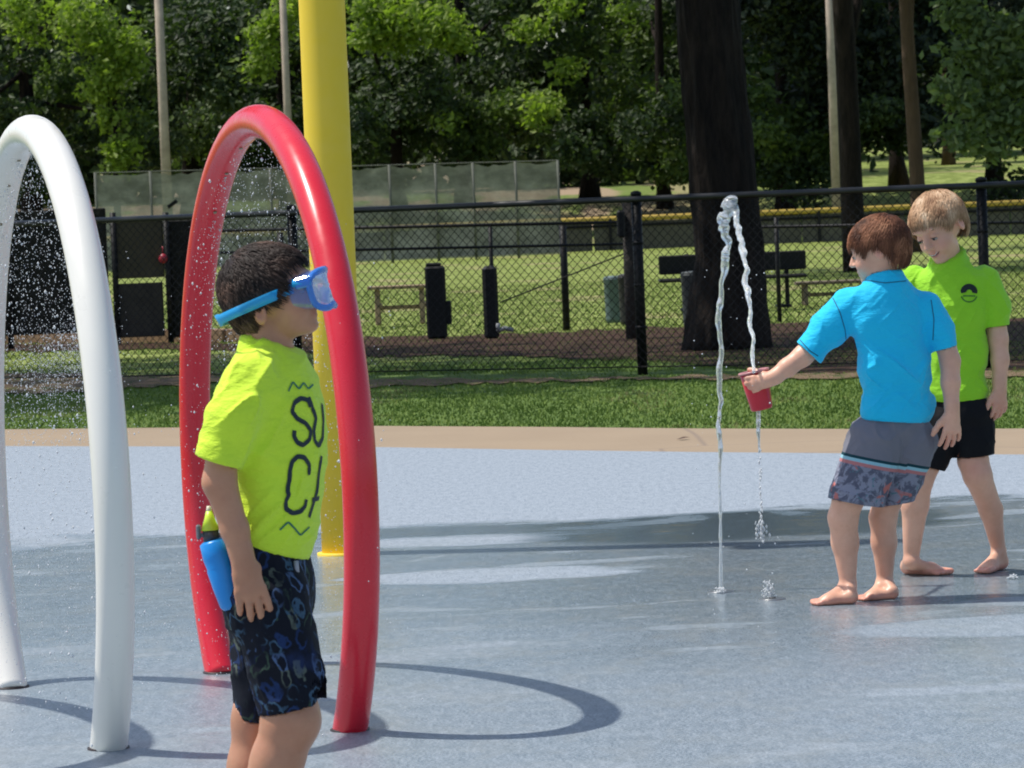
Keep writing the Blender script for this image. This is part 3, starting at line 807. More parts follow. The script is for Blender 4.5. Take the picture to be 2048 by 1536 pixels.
# far wood closing the view
V, F, v = leaves([(Vector((x, 118 + rnd.uniform(-4, 8), z)), (3.0, 2.5, 1.9), 1) for x in np.arange(-22, 8.5, 2.0) for z in (1.9, 3.6, 5.4, 7.4, 10)], 42000, .42, up=.1)
o = mesh_obj('far_wood', V, F, LEAF['dark']); set_attr(o, 'v', v)
tag(o, 'dark mass of far woodland closing the view behind the single trees', 'woodland', kind='stuff')
V, F, v = leaves([(Vector((x, 142 + rnd.uniform(-4, 8), z)), (3.4, 3, 1.7), 1) for x in np.arange(7, 26, 2.2) for z in (5.2, 6.8, 8.6, 10.6, 13)] + [(Vector((x, 195, z)), (5, 3.5, 2.6), 1) for x in np.arange(-40, 44, 4) for z in (7, 10, 13.5, 17)], 52000, .5, up=.1)
o = mesh_obj('far_wood', V, F, LEAF['dark']); set_attr(o, 'v', v)
tag(o, 'dark treetops far beyond the pale board fence at upper right', 'woodland', kind='stuff')
# pale board fence far right
e = empty('board_fence', (P(1890, 330, 165).x, 165, bank_z(165)), 'pale grey board fence far off at the top of the bank on the right', 'fence')
BOARD = simple('pale_boards', (.22, .20, .18), .8, .3, 3)
mb = MB(); x = P(1780, 320, 165).x
while x < P(2120, 320, 165).x:
    mb.box((x, 165, bank_z(165) + .45), (.2, .03, 1.0 + rnd.uniform(-.03, .03)), None, 0); x += .215
mb.build('boards', BOARD, e)
for px in (1800, 1880, 1960, 2040):
    mb = MB(); mb.box((P(px, 320, 165).x, 164.94, bank_z(165) + .5), (.12, .08, 1.15), None, 0); mb.build('post', BOARD, e)

# =================================================================== PLAY EQUIPMENT
def gloss(name, c, rough=.22, coat=.5):
    m = M_(name, rough, .5); co = m.coords()
    m.color(m.mix(m.noise(co, 3, 4), tuple(q * .93 for q in c), tuple(min(1, q * 1.05) for q in c)))
    m.b.inputs['Coat Weight'].default_value = coat; m.b.inputs['Coat Roughness'].default_value = .12
    m.link(m.ramp(m.noise(co, 18, 5), [(.3, rough * .8), (.7, rough * 1.5)]), m.b.inputs['Roughness'])
    m.bump(m.noise(co, 30, 2), .05, .002); return m.m
REDP = gloss('red_gloss_paint', (.74, .016, .035), .25, .25); WHITEP = gloss('white_gloss_paint', (.88, .85, .77), .3, .3)
YELP = gloss('yellow_gloss_paint', (.88, .62, .045), .6, .0)
FOOTM = simple('dark_foot_collar', (.03, .02, .02), .5)
def hoop(bl, br, ztop, mat, rad, label, shift=Vector((0, 0, 0))):
    bl = bl + shift; br = br + shift
    mid = (bl + br) / 2; ch = (br - bl).length / 2; d = (br - bl).normalized()
    c = .62; # centre height / semi height
    a = ztop / (1 + c); zc_ = a * c; b = ch / math.sqrt(1 - c * c)
    th0 = -math.asin(c)
    pts = []
    for i in range(73):
        th = th0 + (math.pi - 2 * th0) * i / 72
        pts.append(mid + d * (b * math.cos(th)) + Vector((0, 0, zc_ + a * math.sin(th))))
    pts = [pts[0] + (pts[0] - pts[1]) * .3] + pts + [pts[-1] + (pts[-1] - pts[-2]) * .3]
    e = empty('spray_hoop', mid, label, 'water hoop', 'spray hoops in a row on the splash pad')
    mb = MB(); mb.tube(pts, rad, 28); mb.build('hoop_pipe', mat, e, True)
    for p, s in ((br, 1), (bl, -1)):
        mb = MB(); mb.tube([p + Vector((0, 0, -.01)), p + Vector((0, 0, .004)), p + Vector((0, 0, .006))], [rad * 1.12, rad * 1.12, rad * 1.0], 24); mb.build('floor_collar', FOOTM, e, True)
    # small spray nozzles along the inside of the crown
    for k in range(-3, 4):
        th = math.pi / 2 + k * .22
        q = mid + d * (b * math.cos(th)) + Vector((0, 0, zc_ + a * math.sin(th)))
        n_ = (mid + Vector((0, 0, zc_)) - q).normalized()
        mb = MB(); mb.tube([q + n_ * (rad - .004), q + n_ * (rad + .003)], .005, 8); mb.build('nozzle', simple_brass, e)
    return mid, d, a, b, zc_, e
simple_brass = simple('nozzle_brass', (.3, .26, .18), .35, metal=.8)
RB = (G(441, 1345), G(700, 1460)); WB = (G(22, 1375), G(217, 1497))
H_red = hoop(RB[0], RB[1], 1.487 - .012, REDP, .0425, 'glossy red spray hoop behind the boy wearing the blue diving mask')
H_wht = hoop(WB[0], WB[1], 1.478 - .012, WHITEP, .0445, 'white spray hoop at the left edge of the splash pad')
H_out = hoop(WB[0], WB[1], 1.475, gloss('blue_gloss_paint', (.05, .14, .45)), .0445, 'third spray hoop just beyond the left edge', Vector((-.555, -.13, 0)))

# yellow pipe
b = G(690, 1108)
e = empty('yellow_pole', b, 'thick yellow painted pole rising out of frame behind the red hoop', 'pole')
mb = MB(); pts = [(b.x, b.y, z) for z in (0, 1, 2, 3, 3.6)] + [(b.x - .05, b.y, 3.9), (b.x - .2, b.y, 4.2), (b.x - .45, b.y, 4.38), (b.x - .8, b.y, 4.42)]
mb.tube(pts, [.083] * 9, 32); mb.build('pipe', YELP, e, True)
mb = MB(); mb.tube([(b.x, b.y, -.01), (b.x, b.y, .008), (b.x, b.y, .01)], [.1, .1, .09], 28); mb.build('floor_flange', YELP, e, True)

# ---- water
m = M_('falling_water', .12, .6)
m.b.inputs['Base Color'].default_value = (.93, .95, .96, 1); m.b.inputs['Transmission Weight'].default_value = .75; m.b.inputs['IOR'].default_value = 1.33
m.bump(m.noise(m.coords((1, 1, .6)), 90, 3), .5, .004); WATER = m.m
m = M_('spray_drops', .2, .6)
m.b.inputs['Base Color'].default_value = (.9, .93, .95, 1); m.b.inputs['Transmission Weight'].default_value = .35; m.b.inputs['IOR'].default_value = 1.33
DROP = m.m
ICO_V = np.array([(0, 0, 1), (1, 0, 0), (0, 1, 0), (-1, 0, 0), (0, -1, 0), (0, 0, -1)], float)
ICO_F = np.array([(0, 1, 2), (0, 2, 3), (0, 3, 4), (0, 4, 1), (5, 2, 1), (5, 3, 2), (5, 4, 3), (5, 1, 4)])
def drops(name, pts, size, label, stretch=1.5, kind='stuff', cat='water drops'):
    pts = np.asarray(pts); n = len(pts); s = np.asarray(size).reshape(-1, 1, 1)
    V = pts[:, None, :] + ICO_V[None] * s * np.array([1, 1, stretch])
    F = (np.arange(n) * 6)[:, None, None] + ICO_F[None]
    o = mesh_obj(name, V.reshape(-1, 3), F.reshape(-1, 3), DROP, None, True, origin=tuple(pts.mean(0)))
    return tag(o, label, cat, kind=kind)
def hoop_spray(H, n, label):
    mid, d, a, b_, zc_, e = H
    nn = Vector((-d.y, d.x, 0)); out = []
    for i in range(n):
        k = rnd.choice(range(-3, 4)); th = math.pi / 2 + k * .22
        q = mid + d * (b_ * math.cos(th)) + Vector((0, 0, zc_ + a * math.sin(th) - .05))
        t = rnd.random() ** .75 * .52; v = Vector((rnd.gauss(0, .26), rnd.gauss(0, .26), -.25 + rnd.gauss(0, .25)))
        p = q + v * t + Vector((0, 0, -4.9 * t * t))
        if p.z > 0.01: out.append(tuple(p))
    drops('hoop_spray', out, [(abs(rnd.gauss(.0006, .0003)) + .0004) * (1 if rnd.random() < .94 else 2.4) for _ in out], label)
hoop_spray(H_red, 4200, 'fine water drops raining down inside the red hoop')
hoop_spray(H_wht, 6500, 'fine water drops raining down inside the white hoop')
pts = []
for i in range(2600):
    t = rnd.random(); c = P(70 + 110 * t, 790 - 120 * t, 11.5); s = .035 + .05 * (1 - t)
    pts.append((c.x + rnd.gauss(0, s), c.y + rnd.gauss(0, .1), c.z + rnd.gauss(0, s)))
drops('water_burst', pts, [abs(rnd.gauss(.0006, .0004)) + .0004 for _ in pts], 'burst of white spray between the legs of the white hoop', 1.0)
def wav(path, rad, name, label, seed, n=90, wob=.014, lump=.55):
    rs_ = np.random.RandomState(seed); o1 = rs_.rand(6) * 20
    L_ = sum((Vector(a) - Vector(b)).length for a, b in zip(path[:-1], path[1:]))
    n = int(L_ / .0045); u = np.arange(n + 1) / n; s_ = u * L_
    t = u * (len(path) - 1); k = np.minimum(t.astype(int), len(path) - 2); f = (t - k)[:, None]
    A = np.array([tuple(p) for p in path]); q = A[k] * (1 - f) + A[k + 1] * f
    w_ = np.interp(t, range(len(rad)), [w[1] for w in rad])[:, None] * wob
    def nz(fr, j): return vnoise(np.stack([s_ * fr + o1[j], s_ * 0 + o1[j], s_ * 0 + .5], 1)) - .5
    q = q + np.stack([nz(16, 0) * 2.2 + nz(38, 1) * 1.2, nz(15, 2) * 2.4, 0 * s_], 1) * w_
    r_ = np.interp(t, range(len(rad)), [w[0] for w in rad]) * (1 + 1.5 * lump * (nz(30, 3) + nz(70, 4) * .8)) + .0002
    r_ = np.maximum(r_, .0012)
    mb = MB(); mb.tube([tuple(p) for p in q], list(r_), 10)
    o = mb.build(name, WATER, None, True, origin=path[0]); return tag(o, label, 'water jet')
YJ = 12.5
wav([P(1442, 1183, YJ), P(1441, 1030, YJ), P(1440, 870, YJ), P(1441, 780, YJ), P(1442, 640, YJ), P(1443, 520, YJ), P(1450, 470, YJ), P(1455, 425, YJ), P(1462, 398, YJ), P(1474, 420, YJ)],
    [(.0052, 0), (.0050, .1), (.0055, .35), (.0072, .8), (.0082, 1), (.0098, 1.1), (.012, 1), (.018, .8), (.021, .5), (.012, .4)], 'water_jet', 'left water jet shooting straight up in front of the big dark trunk', 3, 110)
wav([P(1468, 415, YJ), P(1476, 460, YJ - .1), P(1490, 520, YJ - .25), P(1496, 600, YJ - .4), P(1503, 670, YJ - .5), P(1507, 745, YJ - .62)],
    [(.012, .3), (.0105, .8), (.0082, 1), (.007, 1), (.006, .8), (.005, .4)], 'water_stream', 'water stream curving down from the jet into the red cup', 8, 70)
YC = 11.88

# =================================================================== PEOPLE
def skin_mat(name, c, red):
    m = M_(name, .5, .4); co = m.coords()
    k = m.mix(m.smooth(m.noise(co, 8, 5, .65), .3, .7), tuple(q * f_ for q, f_ in zip(c, (.90, .84, .82))), tuple(min(1, q * 1.08) for q in c))
    k = m.mix(m.math('MULTIPLY', m.smooth(m.noise(co, 70, 3), .55, .75), .25), k, tuple(q * f_ for q, f_ in zip(c, (.85, .70, .66))))
    at = m.node('ShaderNodeAttribute', attribute_name='red')
    k = m.mix(m.math('MULTIPLY', at.outputs['Fac'], .75), k, red)
    m.color(k)
    m.b.inputs['Subsurface Weight'].default_value = .12; m.b.inputs['Subsurface Radius'].default_value = (.012, .005, .003)
    m.b.inputs['Subsurface Scale'].default_value = 1
    m.link(m.ramp(m.noise(co, 40, 4), [(.3, .30), (.7, .52)]), m.b.inputs['Roughness'])
    m.bump(m.noise(co, 160, 3), .12, .002); return m.m
def cloth_mat(name, c, rough=.7):
    m = M_(name, rough, .25); co = m.coords()
    m.color(m.mix(m.noise(co, 7, 5), tuple(q * .93 for q in c), tuple(min(1, q * 1.05) for q in c)))
    h = m.math('ADD', m.noise(m.coords((1, 1, 2.2)), 26, 4, .6), m.math('MULTIPLY', m.noise(co, 600, 2), .12))
    m.bump(h, .8, .009); m.b.inputs['Sheen Weight'].default_value = .15; return m.m
def hair_mat(name, stops):
    m = M_(name, .6, .25)
    at = m.node('ShaderNodeAttribute', attribute_name='v'); m.color(m.ramp(at.outputs['Fac'], stops)); return m.m

def vec(a): return np.array(tuple(a), float)
def unit(a): a = vec(a); return a / np.linalg.norm(a)
class Head:
    def __init__(s, C, f, up, S):
        s.C = vec(C); s.f = unit(f); u = vec(up) - s.f * (vec(up) @ s.f); s.u = u / np.linalg.norm(u)
        s.r = np.cross(s.f, s.u); s.S = S
        s.B = np.stack([s.f, s.r, s.u], 1)
    def w(s, a, b, c): return s.C + s.S * (s.f * a + s.r * b + s.u * c)
    def loc(s, P_): return ((P_ - s.C) @ s.B) / s.S
    def build(s, F, ec=-.030):
        S = s.S; k = lambda x: x * S
        E = lambda c, r, kk=.015, sub=False, B=None: F.ell(s.w(*c), [q * S for q in r], s.B if B is None else B, k(kk), sub)
        E((-.008, 0, 0), (.086, .070, .078))
        E((.034, 0, -.004), (.050, .058, .060), .02)
        E((.040, 0, -.058), (.044, .050, .058), .02)
        E((.030, 0, -.085), (.040, .040, .030), .02)
        E((.068, 0, -.106), (.018, .018, .014), .02)
        for q in (-1, 1):
            E((.056, .030 * q, -.056), (.026, .024, .026), .02)
            E((.091, .029 * q, -.019), (.016, .017, .011), .012, True)
            E((.0735, .029 * q, -.021), (.0125, .0145, .0105), .004)
            # ear: leaf shape with a hollow
            eb = np.stack([unit(s.f + s.r * q * .35), unit(s.r * q - s.f * .45 * 1), s.u], 1)
            E((-.012, .071 * q, ec), (.018, .009, .028), .006, False, eb)
            E((-.008, .080 * q, ec + .003), (.010, .005, .017), .004, True, eb)
        E((.083, 0, .006), (.010, .045, .008), .014)
        F.chain([s.w(.082, 0, -.012), s.w(.092, 0, -.032), s.w(.103, 0, -.047)], [k(.007), k(.0078), k(.0095)], k(.012))
        for q in (-1, 1): E((.092, .010 * q, -.051), (.008, .007, .006), .008)
        E((.083, 0, -.074), (.010, .019, .0055), .008); E((.080, 0, -.086), (.010, .016, .006), .008)
        E((.094, 0, -.080), (.006, .020, .0018), .003, True)
    def surf(s, F, b, c, out=.0006):
        for a in np.linspace(.125, .03, 400):
            p = s.w(a, b, c)
            if F.samp(((p - F.lo) / F.res)[None])[0] < 0: return s.w(a + out / s.S, b, c)
        return s.w(.08, b, c)
    def red(s, V):
        q = s.loc(V); l = np.exp(-(((q[:, 0] - .088) / .012) ** 2 + (q[:, 1] / .018) ** 2 + ((q[:, 2] + .080) / .009) ** 2))
        ch = sum(np.exp(-(((q[:, 0] - .07) / .03) ** 2 + ((q[:, 1] - .04 * g) / .02) ** 2 + ((q[:, 2] + .055) / .02) ** 2)) for g in (-1, 1)) * .30
        er = sum(np.exp(-(((q[:, 0] + .012) / .02) ** 2 + ((q[:, 1] - .074 * g) / .01) ** 2 + ((q[:, 2] + .03) / .03) ** 2)) for g in (-1, 1)) * .45
        return l + ch + er
    # ---- hair
    def hd(s, q, th):
        def e(c, r):
            p = (q - c); k0 = np.sqrt(((p / r) ** 2).sum(-1)); k1 = np.sqrt(((p / r ** 2) ** 2).sum(-1)) + 1e-6
            return k0 * (k0 - 1) / k1
        a = e(np.array([-.008, 0, .0]), np.array([.086, .070, .078]) + 1e-4); b = e(np.array([.034, 0, -.004]), np.array([.050, .058, .060]))
        c = e(np.array([-.040, 0, -.045]), np.array([.040, .050, .050]))
        d = a
        for o in (b, c):
            h = np.maximum(.02 - np.abs(d - o), 0) / .02; d = np.minimum(d, o) - h * h * .005
        return d - th
def hair(H, line, mat, parent, th=.014, n=5200, length=.045, whorl=(-.06, .0, .06), wid=.0026, res=.0035, seed=3, grav=.3, mess=.3, fwd=0.0, fringe=0.0):
    la = np.array([p[0] for p in line]); lc = np.array([p[1] for p in line])
    def inside(q): return q[..., 2] - np.interp(q[..., 0], la, lc)
    S = H.S
    ext = .13 * S
    F = Field(H.C - ext, H.C + ext, res)
    g = np.stack(np.meshgrid(*F.ax, indexing='ij'), -1)
    q = ((g - H.C) @ H.B) / S
    ins = np.clip(inside(q) / .02, -1, 1)
    off = th * np.clip(ins, 0, 1) ** .6 - .004 * (ins <= 0) - .012 * np.clip(-ins, 0, 1)
    nz = vnoise(q.reshape(-1, 3) * [70, 70, 40]).reshape(q.shape[:3]) * .005 * np.clip(ins, 0, 1)
    F.D = ((H.hd(q, 0) - off * .8 - nz * .6) * S).astype(np.float32)
    V, Fc = F.mesh()
    o = mesh_obj('hair', V, Fc, mat, parent, True)
    set_attr(o, 'v', np.clip(vnoise(H.loc(V) * [60, 60, 30]) * .45, 0, 1))
    rs = np.random.RandomState(seed)
    d = rs.randn(n * 3, 3); d /= np.linalg.norm(d, axis=1, keepdims=True)
    q0 = d * .085
    def proj(q, t):
        for _ in range(3):
            e = 1e-4; D = H.hd(q, t)
            gr = np.stack([(H.hd(q + np.eye(3)[i] * e, t) - D) / e for i in range(3)], -1)
            q = q - gr * (D / ((gr ** 2).sum(-1) + 1e-9))[:, None]
        return q, gr / (np.linalg.norm(gr, axis=1, keepdims=True) + 1e-9)
    q0, _ = proj(q0, .004); k = inside(q0) > .001; q0 = q0[k][:n]; m_ = len(q0)
    lift = th * (.55 + .6 * rs.rand(m_)); ln = length * (.6 + .7 * rs.rand(m_)); rdir = rs.randn(m_, 3) * mess
    clump = np.stack([vnoise(q0 * 38 + i * 17) for i in range(3)], 1) - .5
    cur = q0; path = []; NS = 5
    for i in range(NS + 1):
        t = i / NS
        cur, nn = proj(cur, 0)
        path.append((cur + nn * (lift * (.25 + .95 * min(1, t * 2.2)) * (1 - .25 * t))[:, None], nn))
        fl = cur - np.array(whorl); fl += np.array([fwd, 0, -grav * .1]) + rdir * .04 + clump * .09 * mess * 3
        fl[:, 2] -= fringe * np.clip(cur[:, 0] / .06, 0, 1) * .1
        fl -= nn * (fl * nn).sum(1, keepdims=True); fl /= np.linalg.norm(fl, axis=1, keepdims=True) + 1e-9
        cur = cur + fl * (ln / NS)[:, None]
    Vs = []; 
    for i, (p, nn) in enumerate(path):
        a = path[min(i + 1, NS)][0] - path[max(i - 1, 0)][0]
        sd = np.cross(a, nn); sd /= np.linalg.norm(sd, axis=1, keepdims=True) + 1e-9
        w = wid * (1.0 - .85 * (i / NS) ** 1.5)
        Vs += [p - sd * w - nn * w * .3, p + nn * w * .35, p + sd * w - nn * w * .3]
    Vs = np.stack(Vs, 1)       # m, 3*(NS+1), 3
    Vw = H.C + S * (Vs.reshape(-1, 3) @ H.B.T)
    base = (np.arange(m_) * 3 * (NS + 1))[:, None, None]
    Fq = np.array([[3 * i + j, 3 * i + j + 1, 3 * i + j + 4, 3 * i + j + 3] for i in range(NS) for j in (0, 1)])
    Fa = (base + Fq[None]).reshape(-1, 4)
    o2 = mesh_obj('hair_strands', Vw, Fa, mat, o, True)
    set_attr(o2, 'v', np.repeat(np.clip(.38 + rs.rand(m_) * .24 + clump[:, 0] * 1.1, 0, 1), 3 * (NS + 1)))
    return o

def hand(F, wrist, d, n, thumb, L, curl=(.3, .4, .3), spread=.06, r=.0068, thumb_dir=None, wr=.02):
    """d: direction of the fingers, n: the way the palm faces, thumb: +1/-1 side (d x n)"""
    w = vec(wrist); d = unit(d); n = vec(n); n = unit(n - d * (n @ d)); s = np.cross(d, n)
    B = np.stack([d, s, n], 1)
    F.cone(w - d * .02, wr, w + d * L * .15, wr * .98, .012)
    F.ell(w + d * L * .27, (L * .28, L * .215, L * .105), B, .012)
    F.ell(w + d * L * .42, (L * .14, L * .225, L * .095), B, .008)
    ln = (.43, .48, .45, .36)
    for i in range(4):
        off = (1.5 - i) * thumb
        p = w + d * L * (.47 - .03 * abs(i - 1.2)) + s * off * L * .118
        dd = unit(d + s * off * spread); pts = [p]; rr = [r * 1.12]
        for j, fr in enumerate((.46, .30, .24)):
            c = curl[j] * (1 + .12 * (i - 1)); dd = unit(dd * math.cos(c) + unit(n - dd * (n @ dd)) * math.sin(c))
            p = p + dd * ln[i] * L * fr; pts.append(p); rr.append(r * (1.04, .98, .86)[j] * (1, 1, .97, .86)[i])
        F.chain(pts, rr, .0022)
    td = unit(d * .75 + s * thumb * .62 + n * .35) if thumb_dir is None else unit(thumb_dir)
    p0 = w + d * L * .14 + s * thumb * L * .14 + n * L * .03
    p1 = p0 + td * L * .22; p2 = p1 + unit(td + d * .35) * L * .19; p3 = p2 + unit(td + d * .6) * L * .12
    F.chain([p0, p1, p2, p3], [r * 1.7, r * 1.35, r * 1.2, r], .006)
def foot(F, ankle, heel, toe, ra, h=.0, side=1):
    """heel and toe: points on the ground under heel and toe tip"""
    a = vec(ankle); he = vec(heel); to = vec(toe); d = to - he; L = np.linalg.norm(d); d = d / L; s = np.array([-d[1], d[0], 0]) * side
    z = np.array([0, 0, 1.0]); LL = max(L, .13); 
    H_ = he + d * LL * .13 + z * LL * .13
    F.cone(a, ra, H_ + z * .01, LL * .125, .008)
    F.cone(H_, LL * .13, he + d * LL * .5 + z * LL * .12, LL * .115, .012)
    F.cone(a + d * ra * .4 - z * ra * .4, ra * .75, he + d * LL * .62 + z * LL * .13, LL * .10, .016)
    B = np.stack([d, s, z], 1)
    F.ell(he + d * LL * .66 + z * LL * .085, (LL * .20, LL * .185, LL * .085), B, .02)
    for i in range(5):
        o = (i - 2) * .075 * LL; l = (1.0, .985, .96, .92, .87)[i]
        r_ = (.062, .047, .045, .043, .042)[i] * LL
        F.cone(he + d * LL * .74 + s * -o + z * r_ * 1.25, r_, he + d * (LL * l - r_) + s * -o * 1.12 + z * r_ * 1.02, r_ * .95, .004)
    return
def merge(A, B, k=.01):
    h = np.maximum(k - np.abs(A.D - B.D), 0) / k
    A.D = np.minimum(A.D, B.D) - h * h * k * .25
def folds(V, N, amp, fn):
    return V + N * (amp * fn(V))[:, None]
def ridg(p): return (1 - np.abs(2 * vnoise(p) - 1)) ** 2 - .4
def garment(name, F, mat, parent, amp=.004, sc=(9, 9, 22), fn=None, it=1, tilt=.5, hems=()):
    """mesh of a piece of clothing with pressed-in folds running two ways"""
    V, Fc = F.mesh(); V = lap(V, Fc, it); N = F.normals(V)
    w = fn(V) if fn is not None else 1
    c_, s_ = math.cos(tilt), math.sin(tilt)
    A_ = np.stack([V[:, 0] * c_ + V[:, 2] * s_, V[:, 1], -V[:, 0] * s_ + V[:, 2] * c_], 1)
    B_ = np.stack([V[:, 0] * c_ - V[:, 2] * s_, V[:, 1], V[:, 0] * s_ + V[:, 2] * c_], 1)
    m1 = np.clip(vnoise(V * 7 + 5) * 2.2 - .6, 0, 1); m2 = 1 - m1
    h = (ridg(A_ * np.array(sc) * 1.1 + 3) * m1 + ridg(B_ * np.array(sc) * .9 + 11) * m2) * amp * 1.5
    h += (vnoise(V * np.array(sc) * .45) - .5) * amp * 1.5
    cr = lambda p: (1 - np.abs(2 * vnoise(p) - 1)) ** 5
    m3 = np.clip(vnoise(V * 9 + 40) * 3 - 1.1, 0, 1)
    h += (cr(A_ * np.array(sc) * 1.7 + 20) * m3 + cr(B_ * np.array(sc) * 1.5 + 31) * (1 - m3)) * amp * 1.1
    for p_, n_ in hems:
        dd_ = -(V - vec(p_)) @ unit(n_); near_ = np.linalg.norm(V - vec(p_), axis=1) < .16
        w = w * np.where(near_, np.clip(np.abs(dd_) / .035, .12, 1), 1)
    V = V + N * (h * w)[:, None]
    GARM.setdefault(parent.name, []).append(F)
    return mesh_obj(name, V, Fc, mat, parent, True)
GARM = {}
def tuck(body, person, depth=.013):
    """let the body sit inside its clothes"""
    off = np.array(parent_world(body)); n = len(body.data.vertices)
    V = np.zeros(n * 3); body.data.vertices.foreach_get('co', V); V = V.reshape(-1, 3) + off
    N = np.zeros(n * 3); body.data.vertices.foreach_get('normal', N); N = N.reshape(-1, 3)
    mv = np.zeros(n)
    for F in GARM[person.name]:
        g = (V - F.lo) / F.res; ins = ((g > 1) & (g < F.n - 2)).all(1)
        D = np.where(ins, F.samp(g), 1.0)
        mv = np.maximum(mv, np.where((D < -.0004) & (D > -depth), np.clip((D + depth), 0, depth), 0))
    V = V - N * mv[:, None] - off
    body.data.vertices.foreach_set('co', V.ravel()); body.data.update()

def strokes_on(o, lists, half, name, mat, parent, off=.0018, th=.0012):
    """lay painted strokes on the surface of a garment"""
    me = o.data; loc = parent_world(o)
    bvh = BVHTree.FromPolygons([v.co + loc for v in me.vertices], [tuple(p.vertices) for p in me.polygons])
    mb = MB()
    for pl in lists:
        pl = np.array(pl, float); seg = np.linalg.norm(np.diff(pl, axis=0), axis=1); t = np.concatenate([[0], np.cumsum(seg)])
        m_ = max(2, int(t[-1] / 2.2)); tt = np.linspace(0, t[-1], m_)
        px = np.interp(tt, t, pl[:, 0]); py = np.interp(tt, t, pl[:, 1])
        for _ in range(2):
            px[1:-1] = (px[:-2] + 2 * px[1:-1] + px[2:]) / 4; py[1:-1] = (py[:-2] + 2 * py[1:-1] + py[2:]) / 4
        P_ = []
        for x, y in zip(px, py):
            d = ray(x, y).normalized(); h = bvh.ray_cast(CAMLOC, d)
            P_.append((h[0], h[1]) if h[0] is not None and h[1].dot(d) < -.12 else None)
        i = 0
        while i < len(P_):
            j = i
            while j < len(P_) and P_[j] is not None: j += 1
            if j - i >= 3:
                run = P_[i:j]; vs = []
                for k2 in range(len(run)):
                    a = run[max(0, k2 - 1)][0]; b = run[min(len(run) - 1, k2 + 1)][0]
                    nn = run[k2][1].normalized(); t_ = (b - a).normalized(); s = t_.cross(nn).normalized() * half
                    for q in (-1, -.4, .4, 1):
                        c = run[k2][0] + s * q; hh = bvh.find_nearest(c)
                        c2 = hh[0] + hh[1] * off if hh[0] is not None else c + nn * off
                        vs.append(tuple(c2))
                    
                mb = MB(); mb.add(vs, [(4 * a_ + b_, 4 * a_ + b_ + 1, 4 * a_ + b_ + 5, 4 * a_ + b_ + 4) for a_ in range(len(run) - 1) for b_ in range(3)]); mb.build(name, mat, parent, True)
            i = max(j, i + 1)

def bounds(pts, m): a = np.array([tuple(p) for p in pts]); return a.min(0) - m, a.max(0) + m

# ------------------------------------------------------------------ boy with the diving mask
YA = 7.1; sA = FPX / YA
def JA(x, y, d=0.0): return vec(P(x, y, YA + d))
def q(px): return px / sA
SKIN_A = skin_mat('tan_skin', (.54, .27, .165), (.50, .13, .10))
fA = unit((.90, -.43, 0)); rA = np.array([fA[1], -fA[0], 0]); uA = np.array([0, 0, 1.0])
BA = np.stack([fA, rA, uA], 1)
rootA = vec(P(545, 1110, YA)); rootA[2] = 0
pA = empty('person', rootA, 'boy in neon yellow swim shirt and blue diving mask before the red hoop', 'person')
HA = Head(JA(535, 572), (.95, -.22, .22), (-.24, 0, 1), .83)
F = Field((rootA[0] - .22, YA - .26, -.02), (rootA[0] + .2, YA + .22, 1.25), .0033)
F.ell(JA(553, 850), (.058, .092, .12), BA, .02)
F.ell(JA(550, 970), (.056, .086, .11), BA, .03)
F.ell(JA(535, 1125), (.046, .078, .08), BA, .03)
F.cone(JA(512, 655), q(36), JA(540, 720), q(42), .02)
F.cone(JA(535, 640), q(34), JA(548, 700), q(40), .02)
HA.build(F, -.050)
# near (right) arm
F.chain([JA(502, 778, -.070), JA(447, 895, -.122), JA(438, 965, -.125)], [q(32), q(33), q(32)], .012)
F.chain([JA(440, 965, -.125), JA(470, 1060, -.125), JA(486, 1118, -.125)], [q(33), q(27), q(22)], .012)
hand(F, JA(486, 1122, -.125), JA(512, 1215, -.125) - JA(489, 1122, -.125), (-.15, .95, .0), 1, .124, curl=(.12, .32, .28), spread=.07, r=.0070, wr=q(21), thumb_dir=(-.25, .55, -.75))
# far arm
F.chain([JA(558, 778, .065), JA(575, 880, .12), JA(590, 960, .125)], [q(32), q(31), q(28)], .012)
F.chain([JA(590, 960, .125), JA(582, 1010, .14), JA(560, 1080, .15)], [q(28), q(26), q(20)], .012)
hand(F, JA(560, 1082, .15), (.0, .1, -1), (.3, -.9, 0), 1, .105, r=.0072, wr=q(19))
# legs
F.chain([JA(545, 1175, -.032), JA(582, 1440, -.055), JA(555, 1520, -.05), JA(512, 1640, -.04), JA(490, 1765, -.04)], [q(50), q(56), q(50), q(48), q(26)], .02)
foot(F, JA(490, 1765, -.04), (JA(478, 1800, -.04)[0], YA - .04, 0), (JA(600, 1800, -.07)[0], YA - .07, 0), q(25))
F.chain([JA(535, 1175, .035), JA(510, 1440, .055), JA(500, 1530, .055), JA(480, 1640, .06), JA(470, 1760, .06)], [q(50), q(44), q(42), q(42), q(24)], .02)
foot(F, JA(470, 1760, .06), (JA(455, 1800, .06)[0], YA + .06, 0), (JA(580, 1800, .05)[0], YA + .05, 0), q(25))
V, Fc = F.mesh(); V = lap(V, Fc, 1, .4)
V[:, 2] = np.maximum(V[:, 2], .001)
bodyA = mesh_obj('body', V, Fc, SKIN_A, pA, True); set_attr(bodyA, 'red', HA.red(V))
